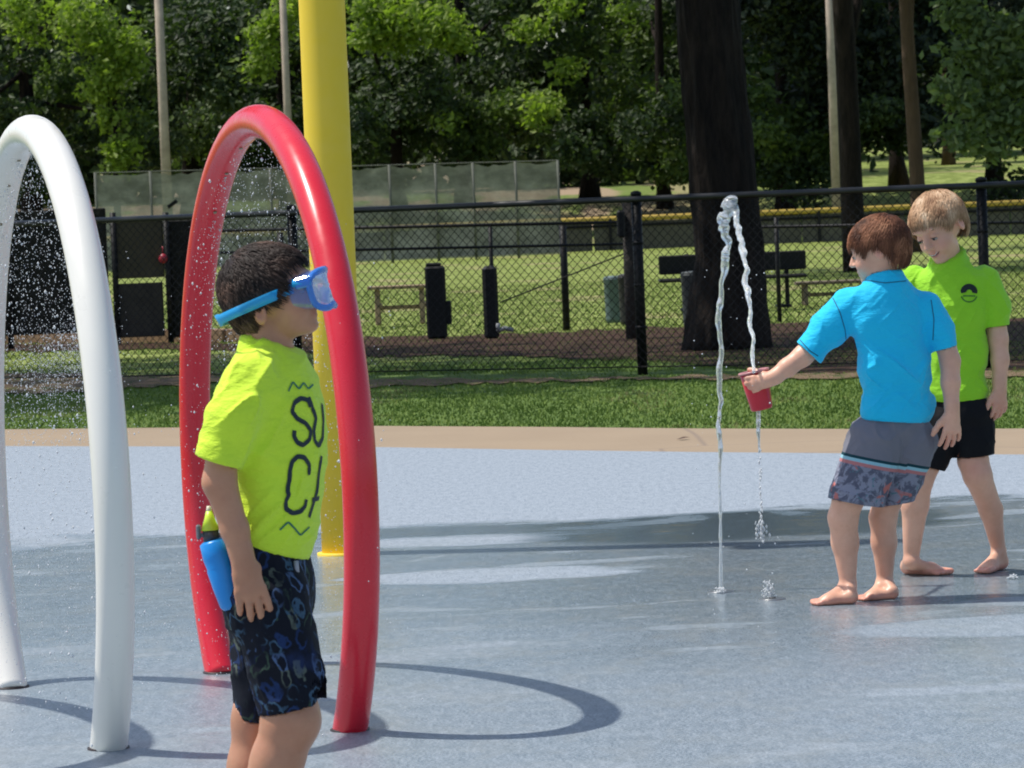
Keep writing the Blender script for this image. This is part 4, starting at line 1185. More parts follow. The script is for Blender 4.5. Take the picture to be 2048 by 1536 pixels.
# shirt
NEON = cloth_mat('neon_yellow_cloth', (.70, .95, .05))
lo, hi = bounds([JA(380, 640, -.25), JA(700, 1160, .25)], .03)
F = Field(lo, hi, .0033)
F.ell(JA(556, 835), (.074, .112, .135), BA, .02)
F.ell(JA(556, 960), (.070, .102, .14), BA, .04)
F.cone(JA(543, 1030), q(62), JA(538, 1100), q(60), .04)
F.ell(JA(546, 1070), (.056, .100, .10), BA, .03)
F.ell(JA(532, 762), (.060, .108, .052), BA, .03)
F.cut(JA(545, 1098), JA(509, 1212) - JA(545, 1098) + np.array([0, -.0, 0]))
NK = Field(lo, hi, .0033); NK.cone(JA(528, 690), q(50), JA(545, 735), q(64), .01)
NK.cut(JA(548, 692), JA(578, 612) - JA(548, 692)); merge(F, NK, .02)
SL = Field(lo, hi, .0033)
SL.chain([JA(500, 768, -.085), JA(468, 835, -.115), JA(432, 933, -.128), JA(420, 965, -.128)], [q(50), q(49), q(42), q(39)], .02)
SL.cone(JA(434, 915, -.128), q(36), JA(415, 985, -.128), q(37), .004, True)
SL.cut(JA(432, 922, -.128), JA(416, 974, -.128) - JA(432, 922, -.128)); merge(F, SL, .035)
SL = Field(lo, hi, .0033)
SL.chain([JA(555, 768, .085), JA(573, 860, .12), JA(580, 925, .125)], [q(50), q(44), q(38)], .02)
SL.cut(JA(578, 905, .125), (0, 0, -1)); merge(F, SL, .018)
del SL, NK
def fnA(V): return .55 + .9 * np.clip((JA(560, 0)[0] - V[:, 0]) / .05, 0, 1)
shirtA = garment('shirt', F, NEON, pA, .0048, (7, 9, 24), fnA, 1, .75, [(JA(545, 1098), JA(509, 1212) - JA(545, 1098)), (JA(432, 922, -.128), JA(416, 974, -.128) - JA(432, 922, -.128))])
INK = simple('navy_print', (.006, .02, .035), .6); TEAL = simple('teal_print', (.01, .16, .10), .6)
c1 = lambda l: [(350 + x * .358, 450 + y * .358) for x, y in l]
c2 = lambda l: [(350 + x * .3814, 950 + y * .3814) for x, y in l]
Cstroke = c1([(746, 1395), (748, 1340), (720, 1298), (682, 1292), (652, 1322), (640, 1370), (638, 1420), (628, 1465), (628, 1500)]) + c2([(598, 100), (577, 140), (580, 178), (616, 200), (655, 192), (680, 165), (686, 128)])
strokes_on(shirtA, [c1([(755, 1015), (738, 978), (700, 968), (665, 992), (650, 1040), (680, 1082), (728, 1108), (757, 1150), (748, 1200), (712, 1230), (680, 1215), (662, 1180), (665, 1148)]),
                    c1([(745, 962), (765, 1020), (785, 1080), (772, 1150), (778, 1205), (800, 1235), (822, 1190), (826, 1090), (818, 1000)]),
                    Cstroke,
                    c1([(816, 1290), (800, 1390), (792, 1480)]) + c2([(735, 110), (700, 222)]), c2([(716, 130), (735, 126), (752, 120)])], .0043, 'lettering', INK, shirtA)
strokes_on(shirtA, [c1([(630, 930), (655, 876), (690, 918), (715, 880), (742, 918), (768, 892)]), c2([(548, 288), (592, 245), (622, 275), (655, 316), (702, 272)])], .0017, 'zigzag_print', TEAL, shirtA)
# shorts
m = M_('dark_chain_print', .8, .2); co = m.coords((1, 1, .8))
nz = m.node('ShaderNodeTexNoise', Scale=18, Detail=4); m.link(co, nz.inputs['Vector'])
wc = m.mix(.09, co, nz.outputs['Color'], 'ADD')
vo = m.node('ShaderNodeTexVoronoi', Scale=31, Randomness=1.0); m.link(wc, vo.inputs['Vector'])
ring = m.ramp(vo.outputs['Distance'], [(.36, 0), (.42, 1), (.50, 1), (.56, 0)])
hs = m.node('ShaderNodeSeparateColor'); m.link(vo.outputs['Color'], hs.inputs[0])
pc = m.ramp(hs.outputs[0], [(0, (.015, .035, .11)), (.3, (.05, .10, .16)), (.5, (.04, .07, .05)), (.7, (.08, .13, .25)), (.9, (.10, .12, .10))], 'CONSTANT')
vo2 = m.node('ShaderNodeTexVoronoi', Scale=40); m.link(wc, vo2.inputs['Vector'])
dots = m.ramp(vo2.outputs['Distance'], [(.12, 1), (.22, 0)])
c = m.mix(m.math('MULTIPLY', ring, m.smooth(m.noise(co, 12, 3), .42, .55)), (.006, .008, .016), pc)
c = m.mix(m.math('MULTIPLY', dots, .6), c, pc); c = m.mix(m.math('MULTIPLY', m.smooth(m.noise(co, 9, 4), .58, .7), .6), c, (.02, .04, .13))
m.color(c); m.bump(m.noise(m.coords((1, 1, .5)), 22, 4), .4, .008); SH_A = m.m
lo, hi = bounds([JA(420, 1040, -.2), JA(700, 1480, .2)], .03)
F = Field(lo, hi, .0035)
F.ell(JA(533, 1130), (.064, .106, .12), BA, .02)
F.ell(JA(532, 1190), (.072, .106, .10), BA, .02)
for a, ra_, b_, rb_, hemp, hemn, d0, d1 in (((542, 1195), 76, (600, 1470), 72, (600, 1412), (18, 80), -.045, -.055), ((530, 1190), 76, (524, 1490), 52, (520, 1440), (-6, 60), .045, .055)):
    g_ = Field(lo, hi, .0035); g_.cone(JA(*a, d0), q(ra_), JA(*b_, d1), q(rb_), .02)
    g_.cone(JA(hemp[0] - hemn[0] * .6, hemp[1] - hemn[1] * .6, d1), q(rb_ - 14), JA(hemp[0] + hemn[0], hemp[1] + hemn[1], d1), q(rb_ - 7), .004, True)
    g_.cut(JA(*hemp, d1), JA(hemp[0] + hemn[0], hemp[1] + hemn[1], d1) - JA(*hemp, d1)); merge(F, g_, .012)
F.cut(JA(545, 1080), (0, 0, 1))
shA = garment('shorts', F, SH_A, pA, .005, (12, 12, 9), None, 1, .3, [(JA(600, 1412, -.055), (.1, 0, -1)), (JA(520, 1440, .055), (0, 0, -1))])
mb = MB(); mb.tube([JA(592, 1122, -.05) + 0 * fA, JA(594, 1145, -.055)], q(5), 8); mb.build('drawstring', simple('grey_cord', (.4, .4, .45), .6), shA, True)
HAIR_A = hair_mat('dark_brown_hair', [(0, (.008, .005, .004)), (.45, (.03, .017, .012)), (.8, (.085, .048, .034)), (1, (.17, .10, .07))])
hair(HA, [(-.12, -.086), (-.06, -.084), (-.046, -.078), (-.034, -.030), (.0, -.018), (.012, -.028), (.03, -.012), (.045, .025), (.065, .044), (.1, .05)], HAIR_A, pA, .017, 9000, .034, (-.055, .0, .065), .0018, .0033, 3, .1, .28)
# diving mask: strap, skirt, frame, lens
BLUE = simple('blue_strap_rubber', (.012, .33, .70), .45, .1, 20)
m = M_('clear_blue_frame', .12, .6); m.b.inputs['Base Color'].default_value = (.07, .30, .88, 1); m.b.inputs['Transmission Weight'].default_value = .35; BFR = m.m
m = M_('clear_mask_skirt', .15, .6); m.b.inputs['Base Color'].default_value = (.22, .38, .90, 1); m.b.inputs['Transmission Weight'].default_value = .5
tr = m.node('ShaderNodeBsdfTransparent'); mx = m.node('ShaderNodeMixShader'); mx.inputs[0].default_value = .6; m.link(tr.outputs[0], mx.inputs[1]); m.link(m.b.outputs[0], mx.inputs[2]); m.link(mx.outputs[0], m.out.inputs[0]); SKRT = m.m
gA = empty('diving_mask', HA.w(.06, 0, -.02), 'blue diving mask with bright blue strap on the boy in neon yellow', 'diving mask')
pb = HA.loc(JA(468, 628)[None])[0]; pf = HA.loc(JA(604, 570)[None])[0]
cen = np.array([(pb[0] + pf[0]) / 2 + .004, 0, (pb[2] + pf[2]) / 2]); e1 = unit([pf[0] - pb[0], 0, pf[2] - pb[2]]); e2 = np.array([0, 1.0, 0]); nrm = np.cross(e1, e2); nrm *= np.sign(nrm[2])
vs = []; K = 72; A0_, A1_ = math.radians(38), math.radians(322)
for i in range(K + 1):
    a = A0_ + (A1_ - A0_) * i / K; dr = e1 * math.cos(a) + e2 * math.sin(a)
    hw = .0105 * (1.25 if abs(a - math.pi) < .5 else 1)
    for o_, x in ((-hw, .0), (-hw, .003), (hw, .003), (hw, .0)):
        c_ = cen + nrm * o_; t_ = np.linspace(.16, .03, 131)[:, None]
        pp = c_ + dr * t_; D_ = HA.hd(pp, 0) - (.027 * np.clip((pp[:, 2] - np.interp(pp[:, 0], [-.12, -.046, -.034, .0, .03, .045, .065, .1], [-.086, -.078, -.03, -.018, -.012, .025, .044, .05])) / .03 + 1.2, 0, 1) + .006); j = int(np.argmax(D_ < 0)); tt_ = max(.05, float(t_[j, 0]))
        vs.append(HA.w(*(c_ + dr * (tt_ + .001 + x * 1.2))))
mesh_obj('strap', vs, [(4 * i + j, 4 * i + (j + 1) % 4, 4 * i + 4 + (j + 1) % 4, 4 * i + 4 + j) for i in range(K) for j in range(4)], BLUE, gA, True)
def mring(a, hw, hh, cz, nose=0.0, n=40):
    out = []
    for i in range(n):
        t = 2 * math.pi * i / n; x = math.copysign(abs(math.cos(t)) ** .6, math.cos(t)) * hw; z = math.copysign(abs(math.sin(t)) ** .6, math.sin(t)) * hh
        if z < 0: z += nose * math.exp(-(x / .014) ** 2) * .5 - nose * .0
        out.append((a - .35 * (x ** 2) / .07, x, cz + z))
    return out
rings = [mring(.076, .060, .038, -.030), mring(.100, .064, .041, -.033), mring(.124, .064, .041, -.038, .012)]
vs = [HA.w(*p_) for r_ in rings for p_ in r_]
mesh_obj('skirt', vs, [(i * 40 + j, i * 40 + (j + 1) % 40, (i + 1) * 40 + (j + 1) % 40, (i + 1) * 40 + j) for i in range(2) for j in range(40)], SKRT, gA, True)
rr_ = [HA.w(*p_) for p_ in mring(.128, .065, .041, -.038, .012)]
mb = MB(); mb.tube(rr_ + [rr_[0]], .0062, 8, False); mb.build('frame', BFR, gA, True)
rr_ = [HA.w(*p_) for p_ in mring(.130, .060, .037, -.038, .012)]
mesh_obj('lens', [HA.w(.132, 0, -.038)] + rr_, [(0, i + 1, (i + 1) % 40 + 1) for i in range(40)], SKRT, gA)
for s_ in (-1, 1):
    mb = MB(); mb.box(HA.w(.095, .066 * s_, -.012), (.030, .010, .020), HA.B, .003); mb.build('buckle', BFR, gA)
    mb = MB(); mb.tube([HA.w(.074, .066 * s_, -.008), HA.w(.112, .062 * s_, -.02)], .007, 8); mb.build('strap_clip', BLUE, gA, True)
mb = MB(); mb.box(HA.w(.118, 0, -.050), (.022, .028, .03), HA.B, .008); mb.build('nose_pocket', SKRT, gA, True)
# squirt bottle in the hand
dB = -.075
bt = [JA(416, 1018, dB), JA(417, 1038, dB), JA(419, 1060, dB), JA(424, 1080, dB)]
e = empty('squirt_bottle', JA(440, 1130, dB), 'blue squirt bottle with neon yellow nozzle in the masked boy\'s hand', 'bottle')
mb = MB(); ax_ = JA(466, 1216, dB) - bt[3]
pr = [(0, 20), (.03, 27), (.25, 29), (.38, 27), (.42, 28.5), (.7, 27), (.95, 24), (1.0, 19)]
mb.tube([bt[3] + ax_ * t_ for t_, _ in pr], [q(r_) for _, r_ in pr], 24)
mb.build('bottle_body', simple('bright_blue_plastic', (.01, .27, .75), .3, .1, 10), e, True)
mb = MB(); mb.tube([JA(421, 1058, dB), JA(423, 1082, dB)], q(16), 20); mb.build('collar', simple('dark_grey_plastic', (.05, .05, .055), .4), e, True)
mb = MB(); mb.tube([JA(418, 1022, dB), JA(419, 1036, dB), JA(421, 1060, dB)], [q(6), q(10), q(19)], 20); mb.build('nozzle', simple('neon_yellow_plastic', (.65, .85, .05), .35, .05), e, True)
mb = MB(); mb.tube([JA(417.5, 1012, dB), JA(418, 1026, dB)], [q(4), q(6.5)], 14); mb.build('nozzle_tip', simple('cream_plastic', (.7, .68, .5), .4), e, True)
for x in (397, 446):
    mb = MB(); mb.box(JA(x, 1064, dB), (q(9), q(16), q(30)), None, q(3)); mb.box(JA((x + 422) / 2, 1070, dB), (q(24), q(8), q(8)), None, q(2)); mb.build('trigger_wing', simple('grey_plastic', (.16, .17, .19), .4), e)

# ------------------------------------------------------------------ boy in blue, seen from behind
YBb = 11.98; sB = FPX / YBb
def JB(x, y, d=0.0): return vec(P(x, y, YBb + d))
def qb(px): return px / sB
SKIN_F = skin_mat('fair_skin', (.80, .45, .31), (.70, .20, .16))
fB = unit((-.5, .87, 0)); rB = np.array([fB[1], -fB[0], 0]); BB = np.stack([fB, rB, uA], 1)
rootB = vec(G(1730, 1206)); rootB[2] = 0
pB = empty('person', rootB, 'boy in bright blue swim shirt seen from behind, reaching a cup towards the water', 'person')
HB = Head(JB(1757, 486, .0), (-.93, .33, -.22), (-.14, .05, 1), .93)
F = Field((JB(1460, 0)[0] - .02, YBb - .24, -.02), (JB(1940, 0)[0] + .02, YBb + .32, 1.25), .0038)
F.ell(JB(1775, 640), (.064, .105, .12), BB, .02); F.ell(JB(1787, 740), (.062, .100, .12), BB, .03); F.ell(JB(1792, 850, .04), (.056, .088, .08), BB, .03)
F.cone(JB(1764, 520), qb(27), JB(1772, 575), qb(30), .02)
HB.build(F)
F.chain([JB(1695, 608, 0), JB(1650, 665, -.02), JB(1606, 712, -.04)], [qb(30), qb(24), qb(20)], .012)
F.chain([JB(1606, 712, -.04), JB(1575, 735, -.05), JB(1541, 758, -.06)], [qb(20.5), qb(18), qb(14)], .012)
hand(F, JB(1541, 758, -.062), JB(1490, 772, -.062) - JB(1541, 757, -.062), (0, 1, -.05), -1, .105, curl=(.55, .75, .6), spread=.12, r=.0074, wr=qb(13.5), thumb_dir=(-.65, .6, .42))
F.chain([JB(1858, 618, .03), JB(1888, 680, .02), JB(1900, 722, .01)], [qb(27), qb(22), qb(20)], .012)
F.chain([JB(1900, 722, .01), JB(1901, 765, -.01), JB(1904, 822, -.03)], [qb(20.5), qb(19), qb(13.5)], .012)
hand(F, JB(1904, 822, -.03), (-.03, -.02, -1), (-.35, .9, 0), -1, .125, curl=(.2, .3, .25), spread=.16, r=.0074, wr=qb(13.5), thumb_dir=(-.72, .1, -.68))
F.chain([JB(1760, 885, .02), JB(1696, 1000, -.03), JB(1686, 1035, -.02), JB(1690, 1085, .0), JB(1696, 1165, .0)], [qb(34), qb(30), qb(29), qb(26.5), qb(16)], .015)
foot(F, JB(1697, 1168, 0), tuple(G(1716, 1208)), tuple(G(1619, 1211)), qb(16.5), side=-1)
F.chain([JB(1820, 885, .06), JB(1775, 1000, .07), JB(1766, 1035, .08), JB(1768, 1085, .09), JB(1770, 1160, .1)], [qb(34), qb(28), qb(27), qb(25), qb(15.5)], .015)
foot(F, JB(1770, 1162, .1), tuple(G(1797, 1198)), tuple(G(1712, 1202)), qb(16), side=-1)
V, Fc = F.mesh(); V = lap(V, Fc, 1, .4); V[:, 2] = np.maximum(V[:, 2], .001)
bodyB = mesh_obj('body', V, Fc, SKIN_F, pB, True)
def extremity_red(V, pts): return sum(np.exp(-((V - p_) ** 2).sum(1) / r_ ** 2) for p_, r_ in pts)
set_attr(bodyB, 'red', np.clip(HB.red(V) + .5 * (V[:, 2] < .02) + extremity_red(V, [(JB(1900, 890, -.03), .035), (JB(1488, 778, -.05), .03)]) * .4, 0, 1))
CYAN = cloth_mat('bright_blue_cloth', (.010, .60, .97))
lo, hi = bounds([JB(1570, 510, -.2), JB(1935, 880, .25)], .03)
F = Field(lo, hi, .004)
F.ell(JB(1776, 640), (.082, .122, .125), BB, .02); F.ell(JB(1790, 735), (.080, .118, .13), BB, .04); F.ell(JB(1794, 815, .02), (.088, .122, .09), BB, .03)
F.ell(JB(1770, 594), (.056, .112, .046), BB, .03)
F.cut(JB(1795, 843), (-.10, .0, -1))
NK = Field(lo, hi, .004); NK.cone(JB(1766, 535), qb(33), JB(1772, 575), qb(46), .01); NK.cut(JB(1768, 545), (-.12, .1, 1)); merge(F, NK, .02)
SL = Field(lo, hi, .004); SL.chain([JB(1700, 612, 0), JB(1658, 655, -.02), JB(1617, 706, -.04), JB(1597, 728, -.045)], [qb(37), qb(35), qb(29), qb(28)], .02)
SL.cone(JB(1630, 690, -.035), qb(23), JB(1590, 737, -.045), qb(24), .004, True)
SL.cut(JB(1617, 706, -.04), JB(1595, 730, -.04) - JB(1617, 706, -.04)); merge(F, SL, .028)
SL = Field(lo, hi, .004); SL.chain([JB(1852, 615, .03), JB(1876, 660, .02), JB(1892, 705, .01)], [qb(32), qb(29), qb(25)], .02)
SL.cut(JB(1888, 697, .01), JB(1897, 730, .01) - JB(1888, 697, .01)); merge(F, SL, .022)
del SL, NK
def fnB(V):
    return .5 + 1.1 * np.exp(-((V[:, 2] - JB(1790, 745)[2]) / .08) ** 2)
shirtB = garment('shirt', F, CYAN, pB, .0052, (7, 8, 24), fnB, 1, .8, [(JB(1795, 843), (-.10, .0, -1)), (JB(1617, 706, -.04), JB(1595, 730, -.04) - JB(1617, 706, -.04)), (JB(1888, 697, .01), (.1, 0, -1))])
SEAM = simple('dark_blue_seam', (.01, .10, .20), .8)
strokes_on(shirtB, [[(1663, 590), (1680, 625), (1690, 660), (1693, 690)], [(1862, 600), (1868, 640), (1866, 680)], [(1728, 560), (1770, 566), (1812, 562)], [(1600, 680), (1620, 702), (1636, 712)]], .0014, 'seam', SEAM, shirtB, off=.001)
m = M_('grey_board_shorts', .8, .2)
at = m.node('ShaderNodeAttribute', attribute_name='t'); t_ = at.outputs['Fac']; co = m.coords()
low = m.mix(m.smooth(m.noise(co, 26, 4, .6, 1.5), .44, .56), (.11, .115, .16), (.26, .27, .34))
low = m.mix(m.smooth(m.noise(co, 17, 3, .5, 1.0), .60, .66), low, (.50, .17, .15))
low = m.mix(m.smooth(m.noise(co, 30, 3, .5, 2.0), .64, .68), low, (.10, .22, .26))
base = m.mix(m.noise(co, 10, 4), (.17, .17, .20), (.215, .21, .245))
c = m.mix(m.smooth(t_, .565, .57), base, (.008, .05, .065)); c = m.mix(m.smooth(t_, .60, .605), c, (.30, .55, .62))
c = m.mix(m.smooth(t_, .64, .645), c, (.50, .20, .20)); c = m.mix(m.smooth(t_, .68, .69), c, low)
m.color(c); m.bump(m.noise(co, 24, 4), .5, .008); SH_B = m.m
lo, hi = bounds([JB(1630, 790, -.2), JB(1900, 1040, .3)], .03)
F = Field(lo, hi, .004); F.ell(JB(1792, 855, .03), (.078, .112, .085), BB, .02)
hipL, hemL, hipR, hemR = (1752, 885), (1706, 1012), (1820, 880), (1783, 1012)
for a, ra_, b_, rb_, hy, dd in ((hipL, 56, (1700, 1040), 56, (1706, 1004), (0, -.03)), (hipR, 54, (1778, 1040), 34, (1782, 1008), (.05, .07))):
    g_ = Field(lo, hi, .004); g_.cone(JB(*a, dd[0]), qb(ra_), JB(*b_, dd[1]), qb(rb_), .02)
    g_.cone(JB(hy[0] + 2, hy[1] - 2, dd[1]), qb(rb_ - 18), JB(hy[0] - 6, hy[1] + 40, dd[1]), qb(rb_ - 12), .004, True)
    g_.cut(JB(*hy, dd[1]), (-.22, 0, -1) if dd[1] < 0 else (.1, 0, -1)); merge(F, g_, .008)
F.cut(JB(1790, 822), (0, 0, 1))
shB = garment('shorts', F, SH_B, pB, .005, (14, 12, 12), None, 1, .4, [(JB(1706, 1004, -.03), (-.22, 0, -1)), (JB(1782, 1008, .07), (.1, 0, -1))])
nv = len(shB.data.vertices); Vb = np.zeros(nv * 3); shB.data.vertices.foreach_get('co', Vb); Vb = Vb.reshape(-1, 3) + rootB
up_ = JB(1790, 840); tt_ = (up_[2] - Vb[:, 2] + .24 * (Vb[:, 0] - up_[0]) * -1) / (up_[2] - JB(1706, 1010)[2])
side = Vb[:, 0] > JB(1790, 0)[0] - (up_[2] - Vb[:, 2]) * .12
set_attr(shB, 't', tt_ + .07 - .12 * 0 + np.where(side, .008, -.008))
HAIR_B = hair_mat('auburn_hair', [(0, (.05, .018, .009)), (.4, (.14, .052, .025)), (.75, (.29, .12, .06)), (1, (.44, .21, .11))])
hair(HB, [(-.12, -.072), (-.06, -.068), (-.048, -.052), (-.038, .000), (.010, .012), (.018, -.012), (.032, .0), (.05, .024), (.1, .034)], HAIR_B, pB, .015, 8500, .036, (-.055, .01, .06), .0021, .004, 7, .25, .18)
# red cup
cupd = -.062 + .046
e = empty('red_cup', JB(1512, 780, cupd), 'red plastic cup with pale rim held out by the boy in blue', 'cup')
CUP = simple('red_cup_plastic', (.60, .02, .04), .3, .1, 8)
c0 = JB(1524, 819, cupd); c1_ = JB(1507, 742, cupd); ax_ = c1_ - c0
mb = MB(); prf = [(0, 20), (.04, 22), (.5, 25.5), (.97, 29), (.98, 27.6), (.5, 24), (.08, 20.5), (.075, .3)]
mb.tube([c0 + ax_ * t_ for t_, _ in prf], [qb(r_) for _, r_ in prf], 28); mb.build('cup_body', CUP, e, True)
mb = MB(); rt = []
axu = unit(ax_); s1 = unit(np.cross(axu, (0, 1, 0))); s2 = np.cross(axu, s1)
for i in range(29): a = 2 * math.pi * i / 28; rt.append(c0 + ax_ * .985 + (s1 * math.cos(a) + s2 * math.sin(a)) * qb(29.3))
mb.tube(rt, qb(2.6), 8, False); mb.build('rim', simple('pale_rim', (.55, .25, .25), .4), e, True)

# ------------------------------------------------------------------ boy in lime green
YCc = 12.72; sC = FPX / YCc
def JC(x, y, d=0.0): return vec(P(x, y, YCc + d))
def qc(px): return px / sC
fC = unit((-.42, -.9, 0)); rC = np.array([fC[1], -fC[0], 0]); BC = np.stack([fC, rC, uA], 1)
rootC = vec(G(1900, 1150)); rootC[2] = 0
pC = empty('person', rootC, 'fair haired boy in lime green swim shirt and black shorts, looking down', 'person')
HC = Head(JC(1874, 440, -.02), (-.60, -.66, -.46), (-.30, -.05, 1), 1.01)
F = Field((JC(1770, 0)[0] - .06, YCc - .30, -.02), (JC(2048, 0)[0] + .03, YCc + .26, 1.33), .0038)
F.ell(JC(1902, 610), (.064, .108, .12), BC, .02); F.ell(JC(1908, 710), (.062, .100, .12), BC, .03); F.ell(JC(1915, 820), (.060, .090, .08), BC, .03)
F.cone(JC(1888, 490), qc(27), JC(1902, 545), qc(32), .02)
HC.build(F)
F.chain([JC(1972, 562), JC(1990, 630, -.01), JC(1996, 678, -.02)], [qc(27), qc(22), qc(20)], .012)
F.chain([JC(1996, 678, -.02), JC(2000, 720, -.03), JC(1999, 775, -.04)], [qc(20), qc(18), qc(13)], .012)
hand(F, JC(1999, 775, -.04), (.02, -.05, -1), (-.5, .75, 0), -1, .115, curl=(.25, .35, .3), spread=.14, r=.0074, wr=qc(13), thumb_dir=(-.6, -.2, -.75))
F.chain([JC(1822, 562, .07), JC(1812, 640, .08), JC(1815, 690, .08)], [qc(26), qc(22), qc(19)], .012)
F.chain([JC(1815, 690, .08), JC(1828, 740, .05), JC(1840, 785, .02)], [qc(19), qc(18), qc(13)], .012)
hand(F, JC(1840, 785, .02), (.1, -.1, -1), (.7, .3, 0), 1, .115, r=.0074, wr=qc(13))
F.chain([JC(1880, 850, .02), JC(1848, 930, -.03), JC(1838, 955, -.04), JC(1830, 1010, -.02), JC(1822, 1120, 0)], [qc(34), qc(30), qc(29), qc(27), qc(15)], .015)
hh = vec(G(1803, 1149)); foot(F, JC(1822, 1122, -.01), hh, hh + np.array([.148, -.085, 0]), qc(15.5), side=1)
F.chain([JC(1940, 850, .02), JC(1946, 920, -.02), JC(1955, 950, -.03), JC(1982, 1020, .04), JC(1997, 1098, .08)], [qc(33), qc(30), qc(28), qc(23), qc(14)], .015)
hh = vec(G(2010, 1138)); foot(F, JC(1998, 1102, .08), hh, hh + np.array([-.100, -.135, 0]), qc(15), side=1)
V, Fc = F.mesh(); V = lap(V, Fc, 1, .4); V[:, 2] = np.maximum(V[:, 2], .001)
bodyC = mesh_obj('body', V, Fc, SKIN_F, pC, True); set_attr(bodyC, 'red', np.clip(HC.red(V) + .5 * (V[:, 2] < .02) + extremity_red(V, [(JC(1946, 935, -.07), .04), (JC(2000, 815, -.04), .04)]) * .35, 0, 1))
def stroke(name, H, F, pts, rad, mat, par, out=.0004):
    mb = MB(); mb.tube([H.surf(F, b_, c_, out) for b_, c_ in pts], rad, 6); return mb.build(name, mat, par, True)
sm = [(-.024, -.0715), (-.018, -.0765), (-.009, -.0795), (0, -.0805), (.009, -.0795), (.018, -.0765), (.024, -.0715)]
stroke('mouth', HC, F, sm, [.0006, .0016, .0022, .0025, .0022, .0016, .0006], simple('mouth_dark', (.16, .035, .03), .5), pC)
stroke('teeth', HC, F, [(b_ * .7, c_ + .0008) for b_, c_ in sm], [.0004, .0010, .0014, .0015, .0014, .0010, .0004], simple('teeth_white', (.75, .72, .66), .3), pC, .0014)
stroke('lower_lip', HC, F, [(b_ * .75, c_ - .0055) for b_, c_ in sm], [.0005, .0016, .0022, .0024, .0022, .0016, .0005], simple('lip_pink_skin', (.62, .25, .22), .45), pC, -.0006)
FC_ = F
LIME = cloth_mat('lime_green_cloth', (.34, .74, .025))
lo, hi = bounds([JC(1770, 480, -.25), JC(2045, 850, .25)], .03)
F = Field(lo, hi, .004)
F.ell(JC(1900, 615), (.080, .122, .125), BC, .02); F.ell(JC(1906, 705), (.078, .112, .13), BC, .04); F.ell(JC(1908, 780), (.080, .108, .09), BC, .03)
F.ell(JC(1898, 562), (.058, .125, .048), BC, .03)
F.cut(JC(1910, 803), (-.06, 0, -1))
NK = Field(lo, hi, .004); NK.cone(JC(1893, 500), qc(34), JC(1900, 545), qc(46), .01); NK.cut(JC(1896, 516, -.03), (-.35, -.42, 1)); merge(F, NK, .02)
SL = Field(lo, hi, .004); SL.chain([JC(1966, 566), JC(1985, 615, -.01), JC(1995, 665, -.02)], [qc(35), qc(31), qc(26)], .02)
SL.cut(JC(1993, 652, -.02), JC(1997, 690, -.02) - JC(1993, 652, -.02)); merge(F, SL, .012)
SL = Field(lo, hi, .004); SL.chain([JC(1826, 566, .06), JC(1812, 620, .08), JC(1810, 665, .08)], [qc(33), qc(30), qc(26)], .02)
SL.cut(JC(1812, 652, .08), (0, 0, -1)); merge(F, SL, .012)
shirtC = garment('shirt', F, LIME, pC, .0048, (7, 8, 20), None, 1, 1.0, [(JC(1910, 803), (-.06, 0, -1)), (JC(1993, 652, -.02), (.1, 0, -1))])
LOGO = simple('black_logo_print', (.008, .015, .012), .7); LOGO2 = simple('dark_green_logo_print', (.06, .22, .02), .7)
arc = lambda cx, cy, rx, ry, a0, a1, n=14: [(cx + rx * math.cos(a0 + (a1 - a0) * i / n), cy - ry * math.sin(a0 + (a1 - a0) * i / n)) for i in range(n + 1)]
strokes_on(shirtC, [arc(1938, 584, r_, r_ * .95, 0.05, math.pi - .05) for r_ in (15, 11.5, 8)] + [[(1922, 585), (1930, 583)], [(1944, 583), (1954, 585)]], .0036, 'logo_print', LOGO, shirtC)
strokes_on(shirtC, [arc(1938, 588, 16, 16, math.pi + .3, 2 * math.pi - .3), [(1926, 592), (1950, 592)]], .0022, 'logo_lettering', LOGO2, shirtC)
m = M_('black_swim_shorts', .8, .2); co = m.coords()
m.color(m.mix(m.smooth(m.noise(co, 15, 3), .66, .70), (.008, .008, .010), (.35, .12, .05))); m.bump(m.noise(co, 24, 4), .5, .008); SH_C = m.m
lo, hi = bounds([JC(1790, 770, -.2), JC(2010, 960, .2)], .03)
F = Field(lo, hi, .004); F.ell(JC(1916, 825), (.080, .108, .08), BC, .02)
for a, ra_, b_, rb_, hy, nn_, dd in (((1882, 850), 46, (1838, 955), 42, (1847, 930), (-.35, 0, -1), -.03), ((1942, 850), 46, (1950, 945), 40, (1948, 912), (.05, 0, -1), -.02)):
    g_ = Field(lo, hi, .004); g_.cone(JC(*a, 0), qc(ra_), JC(*b_, dd), qc(rb_), .02)
    g_.cone(JC(hy[0] + 1, hy[1] - 4, dd), qc(rb_ - 12), JC(hy[0] - 4, hy[1] + 40, dd), qc(rb_ - 4), .004, True)
    g_.cut(JC(*hy, dd), nn_); merge(F, g_, .01)
F.cut(JC(1915, 790), (0, 0, 1))
garment('shorts', F, SH_C, pC, .004, (14, 12, 12), None, 1, .4, [(JC(1847, 930, -.03), (-.35, 0, -1)), (JC(1948, 912, -.02), (.05, 0, -1))])
HAIR_C = hair_mat('sandy_hair', [(0, (.22, .11, .055)), (.4, (.45, .26, .14)), (.75, (.66, .43, .26)), (1, (.82, .63, .43))])
hair(HC, [(-.12, -.066), (-.06, -.062), (-.046, -.042), (-.038, .004), (.008, .014), (.018, -.002), (.03, .004), (.05, .034), (.075, .046), (.1, .05)], HAIR_C, pC, .014, 8500, .036, (-.055, .0, .06), .0022, .004, 9, .3, .18, .0, .2)
